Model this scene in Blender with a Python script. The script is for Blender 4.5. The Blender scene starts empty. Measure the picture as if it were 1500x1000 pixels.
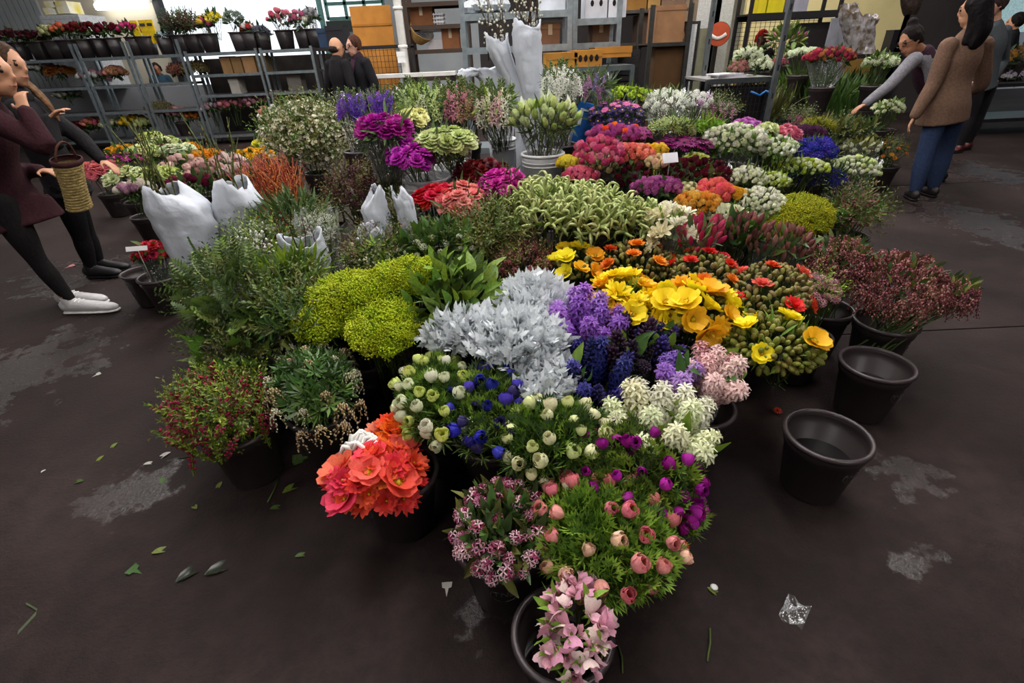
import bpy, bmesh, math, random
import numpy as np
from mathutils import Vector, Matrix, Euler
random.seed(7); RNG = np.random.default_rng(7)
S = bpy.context.scene
COL = S.collection
R = math.radians

# ---------------------------------------------------------------- camera
F = 714.0; H = 1.5; TH = R(30.8); RO = R(2.6)
_fw = np.array([0, math.cos(TH), -math.sin(TH)])
_u0 = np.array([0, math.sin(TH), math.cos(TH)])
_rt = np.array([1.0, 0, 0]) * math.cos(RO) - _u0 * math.sin(RO)
_up = np.cross(_rt, _fw)
CAM = np.array([0, 0, H])
cd = bpy.data.cameras.new('camera'); cam = bpy.data.objects.new('camera', cd); COL.objects.link(cam)
cd.sensor_width = 36; cd.lens = F / 1500 * 36; cd.clip_start = .02; cd.clip_end = 200
cam.matrix_world = Matrix(((_rt[0], _up[0], -_fw[0], 0), (_rt[1], _up[1], -_fw[1], 0), (_rt[2], _up[2], -_fw[2], H), (0, 0, 0, 1)))
S.camera = cam

def ray(px, py): return _fw + _rt * ((px - 750) / F) - _up * ((py - 500) / F)
def P(px, py, z):
    r = ray(px, py); t = (z - H) / r[2]; return CAM + r * t, t          # point at height z, depth
def PY(px, py, Y):
    r = ray(px, py); return CAM + r * (Y / r[1])                         # point on the upright plane y = Y
def V(px, py, Y): return Vector(PY(px, py, Y))
def MPP(p): return ((np.array(p) - CAM) @ _fw) / F                       # metres per pixel at a point

# ---------------------------------------------------------------- world, light, exposure
w = bpy.data.worlds.new('daylight'); S.world = w; w.use_nodes = True
w.node_tree.nodes['Background'].inputs[0].default_value = (.86, .93, 1, 1)
w.node_tree.nodes['Background'].inputs[1].default_value = 1.5
S.view_settings.view_transform = 'Standard'; S.view_settings.look = 'None'
S.view_settings.exposure = 0.0; S.view_settings.gamma = 1.0
PANEL_GLOW = 13.5
# unseen glowing roof panels for the overhead light: x, y, half width, half length
ROOF_PANELS = [(-3.2, -2.6, .55, 1.4), (3.2, -2.6, .55, 1.4), (-1.5, 2.7, .55, 1.6), (1.5, 2.7, .55, 1.6), (-3.6, 7.2, .6, 2.0), (0, 6.8, .6, 2.0), (3.6, 7.2, .6, 2.0), (-5.5, 11.5, .6, 2.0), (0, 12, .6, 2.0), (5.5, 11.5, .6, 2.0), (-6.9, 5.4, .5, 1.2), (6.9, 5.4, .5, 1.2)]  # first pair added to brighten bucket fronts, last pair added for a floor sparkle
CEIL = 4.6

# ---------------------------------------------------------------- materials
def lin(h):
    h = h.lstrip('#'); c = [int(h[i:i + 2], 16) / 255 for i in (0, 2, 4)]
    return tuple(x / 12.92 if x <= .04045 else ((x + .055) / 1.055) ** 2.4 for x in c)
_M = {}
def mat(name, col, rough=.6, spec=.3, metal=0, var=.12, scale=30, bump=0, transl=0, hue=.02, col2=None, emit=0):
    """noise-varied principled material; var = value variation from noise, plus a per-object random shift"""
    if name in _M: return _M[name]
    m = bpy.data.materials.new(name); _M[name] = m; m.use_nodes = True
    nt = m.node_tree; N = nt.nodes; L = nt.links; b = N['Principled BSDF']
    c = lin(col) if isinstance(col, str) else col
    b.inputs['Roughness'].default_value = rough; b.inputs['Specular IOR Level'].default_value = spec; b.inputs['Metallic'].default_value = metal
    tc = N.new('ShaderNodeTexCoord'); nz = N.new('ShaderNodeTexNoise'); nz.inputs['Scale'].default_value = scale; nz.inputs['Detail'].default_value = 3
    L.new(tc.outputs['Object'], nz.inputs['Vector'])
    mx = N.new('ShaderNodeMix'); mx.data_type = 'RGBA'
    c2 = (lin(col2) if isinstance(col2, str) else col2) if col2 else tuple(x * (1 - 2 * var) for x in c)
    mx.inputs[6].default_value = (*c, 1); mx.inputs[7].default_value = (*c2, 1)
    rp = N.new('ShaderNodeMapRange'); rp.inputs[1].default_value = .35; rp.inputs[2].default_value = .65
    L.new(nz.outputs['Fac'], rp.inputs[0]); L.new(rp.outputs[0], mx.inputs[0])
    out = mx.outputs[2]
    if hue:
        oi = N.new('ShaderNodeObjectInfo'); hs = N.new('ShaderNodeHueSaturation')
        m1 = N.new('ShaderNodeMapRange'); m1.inputs[3].default_value = .5 - hue; m1.inputs[4].default_value = .5 + hue
        m2 = N.new('ShaderNodeMapRange'); m2.inputs[3].default_value = 1 - hue * 8; m2.inputs[4].default_value = 1 + hue * 6
        L.new(oi.outputs['Random'], m1.inputs[0]); L.new(m1.outputs[0], hs.inputs['Hue'])
        sp = N.new('ShaderNodeMath'); sp.operation = 'FRACT'; ml = N.new('ShaderNodeMath'); ml.operation = 'MULTIPLY'; ml.inputs[1].default_value = 7.31
        L.new(oi.outputs['Random'], ml.inputs[0]); L.new(ml.outputs[0], sp.inputs[0]); L.new(sp.outputs[0], m2.inputs[0]); L.new(m2.outputs[0], hs.inputs['Value'])
        L.new(out, hs.inputs['Color']); out = hs.outputs[0]
    L.new(out, b.inputs['Base Color'])
    if bump:
        bp = N.new('ShaderNodeBump'); bp.inputs['Strength'].default_value = bump; bp.inputs['Distance'].default_value = .02
        L.new(nz.outputs['Fac'], bp.inputs['Height']); L.new(bp.outputs[0], b.inputs['Normal'])
    if emit:
        L.new(out, b.inputs['Emission Color']); b.inputs['Emission Strength'].default_value = emit
    if transl:
        t = N.new('ShaderNodeBsdfTranslucent'); L.new(out, t.inputs[0]); ms = N.new('ShaderNodeMixShader'); ms.inputs[0].default_value = transl
        L.new(b.outputs[0], ms.inputs[1]); L.new(t.outputs[0], ms.inputs[2]); L.new(ms.outputs[0], N['Material Output'].inputs[0])
    return m
def petal(h, var=.1, h2=None): return mat('petal_' + h + (h2 or ''), h, .55, .25, var=var, scale=22, transl=.28, hue=.012, col2=h2)
def leafm(h, h2=None, rough=.5): return mat('leaf_' + h + (h2 or ''), h, rough, .35, var=.22, scale=12, transl=.2, hue=.015, col2=h2)
def plas(h, rough=.4): return mat('plastic_' + h, h, rough, .4, var=.08, scale=8, hue=.004)
def fab(h): return mat('fabric_' + h, h, .9, .15, var=.14, scale=60, bump=.25, hue=0)
def skinm(h='b98a70'): return mat('skin_' + h, h, .55, .3, var=.05, scale=9, hue=0)
def card(h): return mat('cardboard_' + h, h, .85, .15, var=.1, scale=5, hue=.012)
def metal(h='8d959b'): return mat('metal_' + h, h, .38, .5, metal=.75, var=.12, scale=14, hue=.006)
def cello():
    if 'cello' in _M: return _M['cello']
    m = bpy.data.materials.new('clear_cellophane'); _M['cello'] = m; m.use_nodes = True; nt = m.node_tree; N = nt.nodes; L = nt.links
    N.remove(N['Principled BSDF'])
    tr = N.new('ShaderNodeBsdfTransparent'); gl = N.new('ShaderNodeBsdfGlossy'); gl.inputs['Roughness'].default_value = .16
    df = N.new('ShaderNodeBsdfDiffuse'); df.inputs[0].default_value = (.8, .82, .85, 1)
    lw = N.new('ShaderNodeLayerWeight'); lw.inputs[0].default_value = .3
    nz = N.new('ShaderNodeTexNoise'); nz.inputs['Scale'].default_value = 26; nz.inputs['Detail'].default_value = 2
    bp = N.new('ShaderNodeBump'); bp.inputs['Strength'].default_value = .9; bp.inputs['Distance'].default_value = .03
    tc = N.new('ShaderNodeTexCoord'); L.new(tc.outputs['Object'], nz.inputs['Vector']); L.new(nz.outputs['Fac'], bp.inputs['Height'])
    L.new(bp.outputs[0], gl.inputs['Normal']); L.new(bp.outputs[0], lw.inputs['Normal'])
    mr = N.new('ShaderNodeMapRange'); mr.inputs[3].default_value = .1; mr.inputs[4].default_value = .75
    L.new(lw.outputs['Fresnel'], mr.inputs[0])
    a = N.new('ShaderNodeMixShader'); a.inputs[0].default_value = .25; L.new(gl.outputs[0], a.inputs[1]); L.new(df.outputs[0], a.inputs[2])
    ms = N.new('ShaderNodeMixShader'); L.new(mr.outputs[0], ms.inputs[0]); L.new(tr.outputs[0], ms.inputs[1]); L.new(a.outputs[0], ms.inputs[2])
    L.new(ms.outputs[0], N['Material Output'].inputs[0]); return m
S.cycles.transparent_max_bounces = 24

# ---------------------------------------------------------------- mesh helpers
class MB:
    def __init__(s): s.v = []; s.f = []; s.m = []; s.n = 0
    def add(s, v, f, mi=0):
        v = np.asarray(v, float).reshape(-1, 3)
        s.v.append(v); s.f += [tuple(i + s.n for i in q) for q in f]; s.m += [mi] * len(f); s.n += len(v)
    def grid(s, g, mi=0, close=False):
        g = np.asarray(g, float); a, b = g.shape[:2]; f = []
        for i in range(a - 1):
            for j in range(b if close else b - 1):
                f.append((i * b + j, i * b + (j + 1) % b, (i + 1) * b + (j + 1) % b, (i + 1) * b + j))
        s.add(g.reshape(-1, 3), f, mi)
    def box(s, c, d, mi=0, rz=0):
        c = np.asarray(c, float); d = np.asarray(d, float) / 2
        p = np.array([[x, y, z] for z in (-1, 1) for y in (-1, 1) for x in (-1, 1)]) * d
        if rz: ca, sa = math.cos(rz), math.sin(rz); p = np.c_[p[:, 0] * ca - p[:, 1] * sa, p[:, 0] * sa + p[:, 1] * ca, p[:, 2]]
        s.add(p + c, [(0, 2, 3, 1), (4, 5, 7, 6), (0, 1, 5, 4), (2, 6, 7, 3), (0, 4, 6, 2), (1, 3, 7, 5)], mi)
    def tube(s, pts, r, k=6, mi=0, cap=True):
        pts = np.asarray(pts, float); n = len(pts); r = np.broadcast_to(np.asarray(r, float), (n,))
        t = np.gradient(pts, axis=0); t /= np.linalg.norm(t, axis=1, keepdims=True) + 1e-9
        ref = np.array([0, 0, 1.0]) if abs(t[0][2]) < .9 else np.array([1.0, 0, 0])
        g = []
        for i in range(n):
            a = np.cross(t[i], ref); a /= np.linalg.norm(a) + 1e-9; b = np.cross(t[i], a)
            g.append([pts[i] + r[i] * (math.cos(q) * a + math.sin(q) * b) for q in np.arange(k) * 2 * math.pi / k])
        s.grid(g, mi, True)
        if cap: s.f += [tuple(range(s.n - n * k, s.n - n * k + k))[::-1], tuple(range(s.n - k, s.n))]; s.m += [mi, mi]
    def lathe(s, prof, k=24, mi=0, c=(0, 0, 0)):
        g = [[(r * math.cos(a) + c[0], r * math.sin(a) + c[1], z + c[2]) for a in np.arange(k) * 2 * math.pi / k] for r, z in prof]
        s.grid(g, mi, True)
    def ball(s, c, r, k=6, h=4, mi=0, axis=None):
        r = np.broadcast_to(np.asarray(r, float), (3,)); c = np.asarray(c, float); g = []
        for i in range(h + 1):
            a = math.pi * (i * .94 + .03 * h) / h
            g.append([(math.sin(a) * math.cos(b) * r[0], math.sin(a) * math.sin(b) * r[1], -math.cos(a) * r[2]) for b in np.arange(k) * 2 * math.pi / k])
        g = np.array(g)
        if axis is not None: g = g @ np.array(zto(axis)).T
        s.grid(g + c, mi, True); n = k * (h + 1)
        s.f += [tuple(range(s.n - n, s.n - n + k))[::-1], tuple(range(s.n - k, s.n))]; s.m += [mi, mi]
    def mesh(s, name, mats, smooth=True):
        me = bpy.data.meshes.new(name)
        v = np.concatenate(s.v) if s.v else np.zeros((0, 3))
        me.from_pydata(v.tolist(), [], s.f)
        for m in (mats if isinstance(mats, (list, tuple)) else [mats]): me.materials.append(m)
        me.polygons.foreach_set('material_index', s.m)
        me.polygons.foreach_set('use_smooth', [smooth] * len(s.f)); me.update()
        return me
def zto(a):
    """rotation whose z axis is a"""
    a = np.asarray(a, float); a = a / (np.linalg.norm(a) + 1e-9)
    r = np.array([1.0, 0, 0]) if abs(a[0]) < .8 else np.array([0, 1.0, 0])
    x = np.cross(r, a); x /= np.linalg.norm(x); return np.stack([x, np.cross(a, x), a], 1)
def bulk(name, tmpl, pos, axes, size, mats, spin=True):
    """many copies of a small template (verts, faces) joined into one mesh; vectorised"""
    tv, tf = tmpl[0], tmpl[1]; n = len(pos); nv = len(tv)
    if n == 0: return None
    a = np.asarray(axes, float); a = a / (np.linalg.norm(a, axis=1, keepdims=True) + 1e-9)
    r = RNG.normal(size=(n, 3)) if spin else np.tile([0, 0, 1.0], (n, 1)) + RNG.normal(size=(n, 3)) * .15
    x = np.cross(r, a); x /= np.linalg.norm(x, axis=1, keepdims=True) + 1e-9; y = np.cross(a, x)
    sz = np.broadcast_to(np.asarray(size, float), (n,))
    v = (tv[None, :, 0, None] * x[:, None] + tv[None, :, 1, None] * y[:, None] + tv[None, :, 2, None] * a[:, None]) * sz[:, None, None] + np.asarray(pos)[:, None]
    fl = np.array([len(f) for f in tf]); loop = np.concatenate([np.array(f) for f in tf])
    me = bpy.data.meshes.new(name); me.vertices.add(n * nv); me.vertices.foreach_set('co', v.ravel())
    allp = (loop[None] + (np.arange(n) * nv)[:, None]).ravel(); tot = np.tile(fl, n); st = np.concatenate([[0], np.cumsum(tot)[:-1]])
    me.loops.add(len(allp)); me.loops.foreach_set('vertex_index', allp.astype(np.int32))
    me.polygons.add(len(tot)); me.polygons.foreach_set('loop_start', st.astype(np.int32)); me.polygons.foreach_set('loop_total', tot.astype(np.int32))
    ms = mats if isinstance(mats, (list, tuple)) else [mats]
    for m in ms: me.materials.append(m)
    mi = np.repeat(RNG.integers(0, len(ms), n), len(fl)) if len(tmpl) < 3 else np.tile(tmpl[2], n)
    me.polygons.foreach_set('material_index', mi.astype(np.int32)); me.polygons.foreach_set('use_smooth', np.ones(len(tot), bool))
    me.update(calc_edges=True); me.validate(); return me
def obj(name, me, parent=None, loc=None, rot=None, scale=None, kind=None, label=None):
    o = bpy.data.objects.new(name, me); COL.objects.link(o)
    if parent: o.parent = parent
    if loc is not None: o.location = tuple(loc)
    if rot is not None: o.rotation_euler = rot
    if scale is not None: o.scale = (scale,) * 3 if np.isscalar(scale) else scale
    if kind: o['kind'] = kind
    if label: o['label'] = label
    return o
_LAB = {}
def tag(o, label, cat, group=None):
    o['label'] = label; o['category'] = cat
    if group: o['group'] = group
    return o
def thing(name, label, cat, loc=(0, 0, 0), rz=0, group=None):
    o = obj(name, None, loc=loc, rot=(0, 0, rz)); o.empty_display_size = .1; return tag(o, label, cat, group)
def struct(name, me, parent=None):
    return obj(name, me, parent, kind=None if parent else 'structure')
def boxobj(name, c, d, m, parent=None, rz=0, bev=0):
    b = MB(); b.box((0, 0, 0), d); me = b.mesh(name, m, False); return obj(name, me, parent, loc=c, rot=(0, 0, rz))
# ---------------------------------------------------------------- the hall
def floor_material():
    m = bpy.data.materials.new('wet_concrete'); m.use_nodes = True; nt = m.node_tree; N = nt.nodes; L = nt.links; b = N['Principled BSDF']
    tc = N.new('ShaderNodeTexCoord')
    def nz(s, d=5, r=.6):
        n = N.new('ShaderNodeTexNoise'); n.inputs['Scale'].default_value = s; n.inputs['Detail'].default_value = d; n.inputs['Roughness'].default_value = r; L.new(tc.outputs['Object'], n.inputs['Vector']); return n
    def rng(n, a, c, lo, hi):
        q = N.new('ShaderNodeMapRange'); q.inputs[1].default_value = a; q.inputs[2].default_value = c; q.inputs[3].default_value = lo; q.inputs[4].default_value = hi; L.new(n.outputs[0], q.inputs[0]); return q
    a, f, wt, sp = nz(1.3), nz(14, 6, .7), nz(.9, 6, .62), nz(60, 4, .7)
    mx = N.new('ShaderNodeMix'); mx.data_type = 'RGBA'; mx.inputs[6].default_value = (.0125, .0076, .0074, 1); mx.inputs[7].default_value = (.031, .0200, .0188, 1); L.new(rng(a, .35, .65, 0, 1).outputs[0], mx.inputs[0])
    m2 = N.new('ShaderNodeMix'); m2.data_type = 'RGBA'; m2.blend_type = 'MULTIPLY'; m2.inputs[0].default_value = 1; L.new(mx.outputs[2], m2.inputs[6]); g = rng(f, .3, .7, .55, 1.35); L.new(g.outputs[0], m2.inputs[7]); L.new(m2.outputs[2], b.inputs['Base Color'])
    # standing water: patches where the photo shows them, broken up by noise
    last = None
    for px, py, rx, ry in ((205, 715, 75, 45), (140, 742, 50, 28), (1325, 700, 60, 50), (1372, 724, 45, 26), (690, 912, 50, 50), (1340, 820, 70, 40), (40, 540, 110, 70), (1450, 330, 90, 60), (1430, 250, 80, 30), (120, 400, 90, 30)):
        c = P(px, py, 0)[0]; ax = abs(P(px + rx, py, 0)[0][0] - c[0]); ay = abs(P(px, py - ry, 0)[0][1] - c[1])
        mp = N.new('ShaderNodeMapping'); mp.inputs['Location'].default_value = (-c[0] / ax, -c[1] / ay, 0); mp.inputs['Scale'].default_value = (1 / ax, 1 / ay, 0); L.new(tc.outputs['Object'], mp.inputs['Vector'])
        ln = N.new('ShaderNodeVectorMath'); ln.operation = 'LENGTH'; L.new(mp.outputs[0], ln.inputs[0]); q = N.new('ShaderNodeMath'); q.operation = 'SUBTRACT'; q.inputs[0].default_value = 1; L.new(ln.outputs['Value'], q.inputs[1])
        if last is None: last = q
        else: x_ = N.new('ShaderNodeMath'); x_.operation = 'MAXIMUM'; L.new(last.outputs[0], x_.inputs[0]); L.new(q.outputs[0], x_.inputs[1]); last = x_
    wn = nz(5.5, 7, .62); sc = rng(wn, .3, .7, -.75, .75); ws = N.new('ShaderNodeMath'); ws.operation = 'ADD'; L.new(last.outputs[0], ws.inputs[0]); L.new(sc.outputs[0], ws.inputs[1])
    wet = rng(ws, .3, .5, 0, 1); r2 = rng(f, .3, .7, -.08, .1)
    r1 = rng(wet, 0, 1, .7, .2); ad = N.new('ShaderNodeMath'); ad.operation = 'ADD'; L.new(r1.outputs[0], ad.inputs[0]); L.new(r2.outputs[0], ad.inputs[1]); L.new(ad.outputs[0], b.inputs['Roughness'])
    L.new(rng(wet, 0, 1, .14, .5).outputs[0], b.inputs['Specular IOR Level'])
    bp = N.new('ShaderNodeBump'); bp.inputs['Strength'].default_value = .35; bp.inputs['Distance'].default_value = .012
    av = N.new('ShaderNodeMath'); av.operation = 'ADD'; L.new(f.outputs[0], av.inputs[0]); s2 = rng(sp, .3, .7, 0, .7); L.new(s2.outputs[0], av.inputs[1]); L.new(av.outputs[0], bp.inputs['Height']); L.new(bp.outputs[0], b.inputs['Normal']); return m
FM = floor_material()
fl = MB(); fl.box((0, 7, -.06), (40, 40, .08)); struct('floor', fl.mesh('floor', mat('floor_joint', '0c0a0a', .9, hue=0), False)); floor = bpy.data.objects['floor']
for x0, x1, y0, y1 in ((-20, 20, -13, 2.42), (-20, 1.1, 2.42, 27), (1.112, 20, 2.432, 5.6), (1.112, 20, 5.612, 9), (1.112, 20, 9.012, 27)):
    b_ = MB(); b_.box(((x0 + x1) / 2, (y0 + y1) / 2, -.015), (x1 - x0, y1 - y0, .03)); obj('slab', b_.mesh('slab', FM, False), floor)
dark = mat('ceiling_paint', '7c7876', .9, hue=0)
c_ = MB(); c_.box((0, 8, CEIL + .1), (30, 30, .1)); ceil = struct('ceiling', c_.mesh('ceiling', dark, False))
em = bpy.data.materials.new('overhead_panel_glow'); em.use_nodes = True; nb = em.node_tree.nodes['Principled BSDF']; nb.inputs['Base Color'].default_value = (.8, .85, .9, 1); nb.inputs['Emission Color'].default_value = (1, .97, .93, 1); nb.inputs['Emission Strength'].default_value = PANEL_GLOW
for x, y, a, b in ROOF_PANELS:
    k = MB(); k.box((x, y, CEIL), (2 * a, 2 * b, .04)); obj('overhead_glow_panel', k.mesh('overhead_glow_panel', em, False), ceil)
def wallbox(name, c, d, m, parent=None):
    k = MB(); k.box(c, d); return struct(name, k.mesh(name, m, False), parent)
wc = mat('wall_cream', 'b9b2a2', .85, var=.05, scale=2, hue=0); wg = mat('wall_grey', '989ca0', .7, var=.06, scale=2, hue=0); wd = mat('wall_dark', '3a3636', .9, var=.1, scale=2, hue=0)
wallbox('wall_front', (0, -5, 2.3), (30, .1, 4.6), mat('wall_front_paint', '98928e', .85, var=.05, scale=2, hue=0))
wallbox('wall_right', (15, 4, 2.3), (.1, 18, 4.6), wd)
# ---------------------------------------------------------------- flower heads (unit size, facing +z)
def pet(mb, phi, L, W, a0, a1, ruf=0, cup=.25, nu=4, nv=4, r0=.03, z0=0, mi=0, tip=.6, ph=None):
    ph = random.random() * 6 if ph is None else ph
    us = np.linspace(0, 1, nu); vs = np.linspace(-1, 1, nv); g = []; r, z = r0, z0
    for i, u in enumerate(us):
        a = R(a0 + (a1 - a0) * u)
        if i: r += math.sin(a) * L / (nu - 1); z += math.cos(a) * L / (nu - 1)
        wd = W * max(.12, u) ** .6 * (1 - tip * u ** 4); row = []
        for v in vs:
            x = v * wd; k = cup * wd * v * v
            wob = ruf * L * u * u * math.sin(v * 7 + ph)
            row.append((x, r - k * math.cos(a) + wob * .6, z + k * math.sin(a) + wob * .5))
        g.append(row)
    g = np.array(g); c, s = math.cos(phi), math.sin(phi)
    g = np.stack([g[..., 1] * c - g[..., 0] * s, g[..., 1] * s + g[..., 0] * c, g[..., 2]], -1)
    mb.grid(g, mi)
def h_carnation():
    m = MB()
    for n, a0, a1, L, W, z0 in ((4, 0, 25, .34, .16, .08), (6, 8, 50, .40, .18, .06), (8, 20, 80, .46, .2, .04), (9, 40, 105, .5, .2, .02)):
        for i in range(n): pet(m, i * 6.283 / n + random.random() * .5, L, W, a0, a1, .22, .15, 4, 6, .02, z0, 0, .15)
    m.tube([(0, 0, -.45), (0, 0, -.1), (0, 0, .1)], [.05, .1, .12], 6, 1); return m
def h_rose():
    m = MB()
    for i in range(16):
        t = i / 15; pet(m, i * 2.4, .5 + .12 * t, .2 + .16 * t, 12 + 62 * t, -26 + 22 * t ** 2, .02, .5, 5, 5, .02 + .03 * t, .1 - .12 * t, 0, .45)
    for i in range(5): pet(m, i * 1.257, .3, .07, 60, 130, 0, .2, 3, 3, .05, -.1, 1, .95)
    m.tube([(0, 0, -.4), (0, 0, -.05)], [.04, .09], 5, 1); return m
def h_poppy():
    m = MB()
    for i in range(3): pet(m, i * 2.094, .56, .56, 30, 86, .1, .35, 6, 9, .03, 0, 0, .55)
    for i in range(3): pet(m, i * 2.094 + 1.05, .5, .52, 18, 64, .1, .35, 6, 9, .03, .02, 0, .55)
    m.ball((0, 0, .12), (.1, .1, .09), 8, 4, 1)
    for i in range(22):
        a = i * 2.4; q = .09 + .06 * (i % 3) / 2; m.ball((q * math.cos(a), q * math.sin(a), .15 + .04 * random.random()), .025, 4, 2, 1)
    m.tube([(0, 0, -.5), (0, 0, 0)], [.02, .03], 5, 2); return m
def h_ruffled():
    m = MB()
    for n, a0, a1, L, W in ((5, 5, 30, .4, .22), (5, 18, 55, .46, .28), (6, 35, 85, .52, .3)):
        for i in range(n): pet(m, i * 6.283 / n + random.random(), L, W, a0, a1, .16, .3, 5, 9, .03, .02, 0, .25)
    m.ball((0, 0, .2), (.06, .06, .06), 6, 3, 1); m.tube([(0, 0, -.4), (0, 0, 0)], [.02, .03], 5, 2); return m
def h_bud():                                              # hairy poppy bud, oval
    m = MB(); m.ball((0, 0, 0), (.3, .3, .5), 7, 6, 0); m.tube([(0, 0, -.48), (.02, 0, -.8), (.1, 0, -1.1)], [.05, .045, .04], 4, 1)
    return m
def h_budsplit():
    m = h_bud(); pet(m, .4, .85, .16, 8, -14, .02, .5, 4, 3, .24, -.35, 2, .9); return m
def h_anemone():
    m = MB()
    for i in range(6): pet(m, i * 1.047, .64, .3, 74, -8 - 14 * (i % 2), .03, .5, 6, 4, .04, 0, 0, .5)
    for i in range(5): pet(m, i * 1.257 + .5, .6, .28, 52, -16, .04, .5, 6, 4, .03, .02, 0, .5)
    m.ball((0, 0, .15), .1, 6, 3, 1)
    for i in range(9): pet(m, i * .698, .5, .06, 75, 110, .05, .1, 3, 3, .04, -.22, 2, .95)
    m.tube([(0, 0, -.7), (0, 0, 0)], [.04, .04], 4, 2); return m
def floret(m, c, ax, s, mi=0, n=6):
    k = MB()
    for i in range(n): pet(k, i * 6.283 / n, .5, .13, 35, 100, 0, .2, 3, 3, .06, .25, 0, .7)
    k.tube([(0, 0, -.15), (0, 0, .28)], [.08, .1], 5, 0, False)
    v = np.concatenate(k.v) * s; m.add(v @ zto(ax).T + np.asarray(c), k.f, mi)
def h_hyacinth():                                         # one fat spike, length 1
    m = MB(); m.tube([(0, 0, -.3), (0, 0, .9)], [.05, .03], 5, 1)
    for i in range(44):
        t = i / 43; a = i * 2.4; e = -.1 + 1.2 * t ** 2; r = .08 * (1 - .5 * t)
        ax = (math.cos(a) * math.cos(e), math.sin(a) * math.cos(e), math.sin(e)); floret(m, (r * math.cos(a), r * math.sin(a), .05 + .85 * t), ax, .4 * (1 - .3 * t), 0, 6)
    return m
def h_hyabud():
    m = MB(); m.tube([(0, 0, -.3), (0, 0, .9)], [.06, .03], 5, 1)
    for i in range(60):
        t = i / 59; a = i * 2.4; e = .1 + 1.1 * t ** 2; r = .13 * (1 - .75 * t)
        ax = np.array((math.cos(a) * math.cos(e), math.sin(a) * math.cos(e), math.sin(e))); m.ball(np.array((r * math.cos(a), r * math.sin(a), .05 + .85 * t)) + ax * .07, (.045, .045, .1), 5, 3, 0, ax)
    return m
def h_stock():                                            # loose spike with greener tip
    m = MB(); m.tube([(0, 0, -.2), (0, 0, 1)], [.03, .015], 4, 1)
    for i in range(30):
        t = i / 29; a = i * 2.4; e = .15 + .9 * t
        ax = np.array((math.cos(a) * math.cos(e), math.sin(a) * math.cos(e), math.sin(e))); s = .28 * (1 - .62 * t)
        if t < .72: floret(m, ax * .05 + np.array((0, 0, .06 + .9 * t)), ax, s, 0, 5)
        else: m.ball(ax * .06 + np.array((0, 0, .06 + .9 * t)), (.03, .03, .05), 4, 3, 1, ax)
    return m
def h_tulip():
    m = MB()
    for i in range(6): pet(m, i * 1.047, .95, .26, 42 if i % 2 else 36, -24, 0, .7, 6, 4, .02, 0, 0, .85)
    m.tube([(0, 0, -.5), (0, 0, .03)], [.05, .06], 5, 1); return m
def h_cabbage():                                          # big pale closed bud with folded guard petals
    m = MB()
    for i in range(4): pet(m, i * 1.57, .8, .3, 38, -26, 0, .7, 6, 5, .02, 0, 0, .7)
    for i in range(4): pet(m, i * 1.57 + .78, .66, .32, 55, -8, .02, .6, 6, 5, .03, -.03, 0, .6)
    m.tube([(0, 0, -.5), (0, 0, .03)], [.05, .08], 5, 1); return m
def h_daisy():
    m = MB()
    for i in range(14): pet(m, i * .4488, .46, .1, 70, 92, .02, .15, 3, 3, .06, .02 * (i % 2), 0, .7)
    m.ball((0, 0, .05), (.12, .12, .06), 7, 3, 1); m.tube([(0, 0, -.4), (0, 0, 0)], [.03, .03], 4, 2); return m
def h_mum():
    m = MB()
    for n, a0, a1, L in ((6, 10, 5, .25), (9, 30, 30, .32), (12, 50, 60, .4), (13, 70, 90, .45)):
        for i in range(n): pet(m, i * 6.283 / n + L * 9, L, .09, a0, a1, 0, .4, 3, 3, .02, .02, 0, .6)
    return m
def h_umbel(n=26, k=5):                                    # dome of tiny balls on thin rays (goldenrod, statice)
    m = MB(); random.seed(n)
    for i in range(n):
        t = (i + .5) / n; e = math.acos(1 - .75 * t); a = i * 2.4; q = .5 * (.8 + .3 * random.random())
        d = np.array((math.sin(e) * math.cos(a), math.sin(e) * math.sin(a), math.cos(e)))
        p = d * q; m.ball(p, .075 + .03 * random.random(), 4, 2, 0)
        for j in range(2):
            p2 = p + np.array([random.uniform(-.12, .12) for _ in range(3)]); m.ball(p2, .06, 4, 2, 0)
        if i % 3 == 0: m.tube([(0, 0, -.1), p * .95], .012, 3, 1, False)
    return m
def h_cluster():                                          # tight ball of four-petalled florets (daphne, stephanotis)
    m = MB()
    for i in range(15):
        t = (i + .5) / 15; e = math.acos(1 - 1.1 * t); a = i * 2.4
        d = np.array((math.sin(e) * math.cos(a), math.sin(e) * math.sin(a), math.cos(e))); floret(m, d * .22, d, .36, 0 if i % 3 else 1, 4)
    m.tube([(0, 0, -.4), (0, 0, 0)], [.03, .04], 4, 2); return m
def h_raceme():                                           # drooping sprays of tiny bells (pieris), hangs along -z
    m = MB(); random.seed(5)
    for j in range(6):
        a = j * 1.05; o = np.array([math.cos(a), math.sin(a), 0]); pts = [o * (.28 * t + .1 * t * t) + np.array([0, 0, .1 * t - .85 * t * t]) for t in np.linspace(0, 1, 6)]
        m.tube(pts, .012, 3, 1, False)
        for k in range(15):
            t = .12 + .88 * k / 14; p = o * (.28 * t + .1 * t * t) + np.array([0, 0, .1 * t - .85 * t * t - .03])
            m.ball(p + np.array([random.uniform(-.05, .05) for _ in range(3)]), (.035, .035, .05), 4, 2, 0 if random.random() < .7 else 2)
    return m
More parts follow.
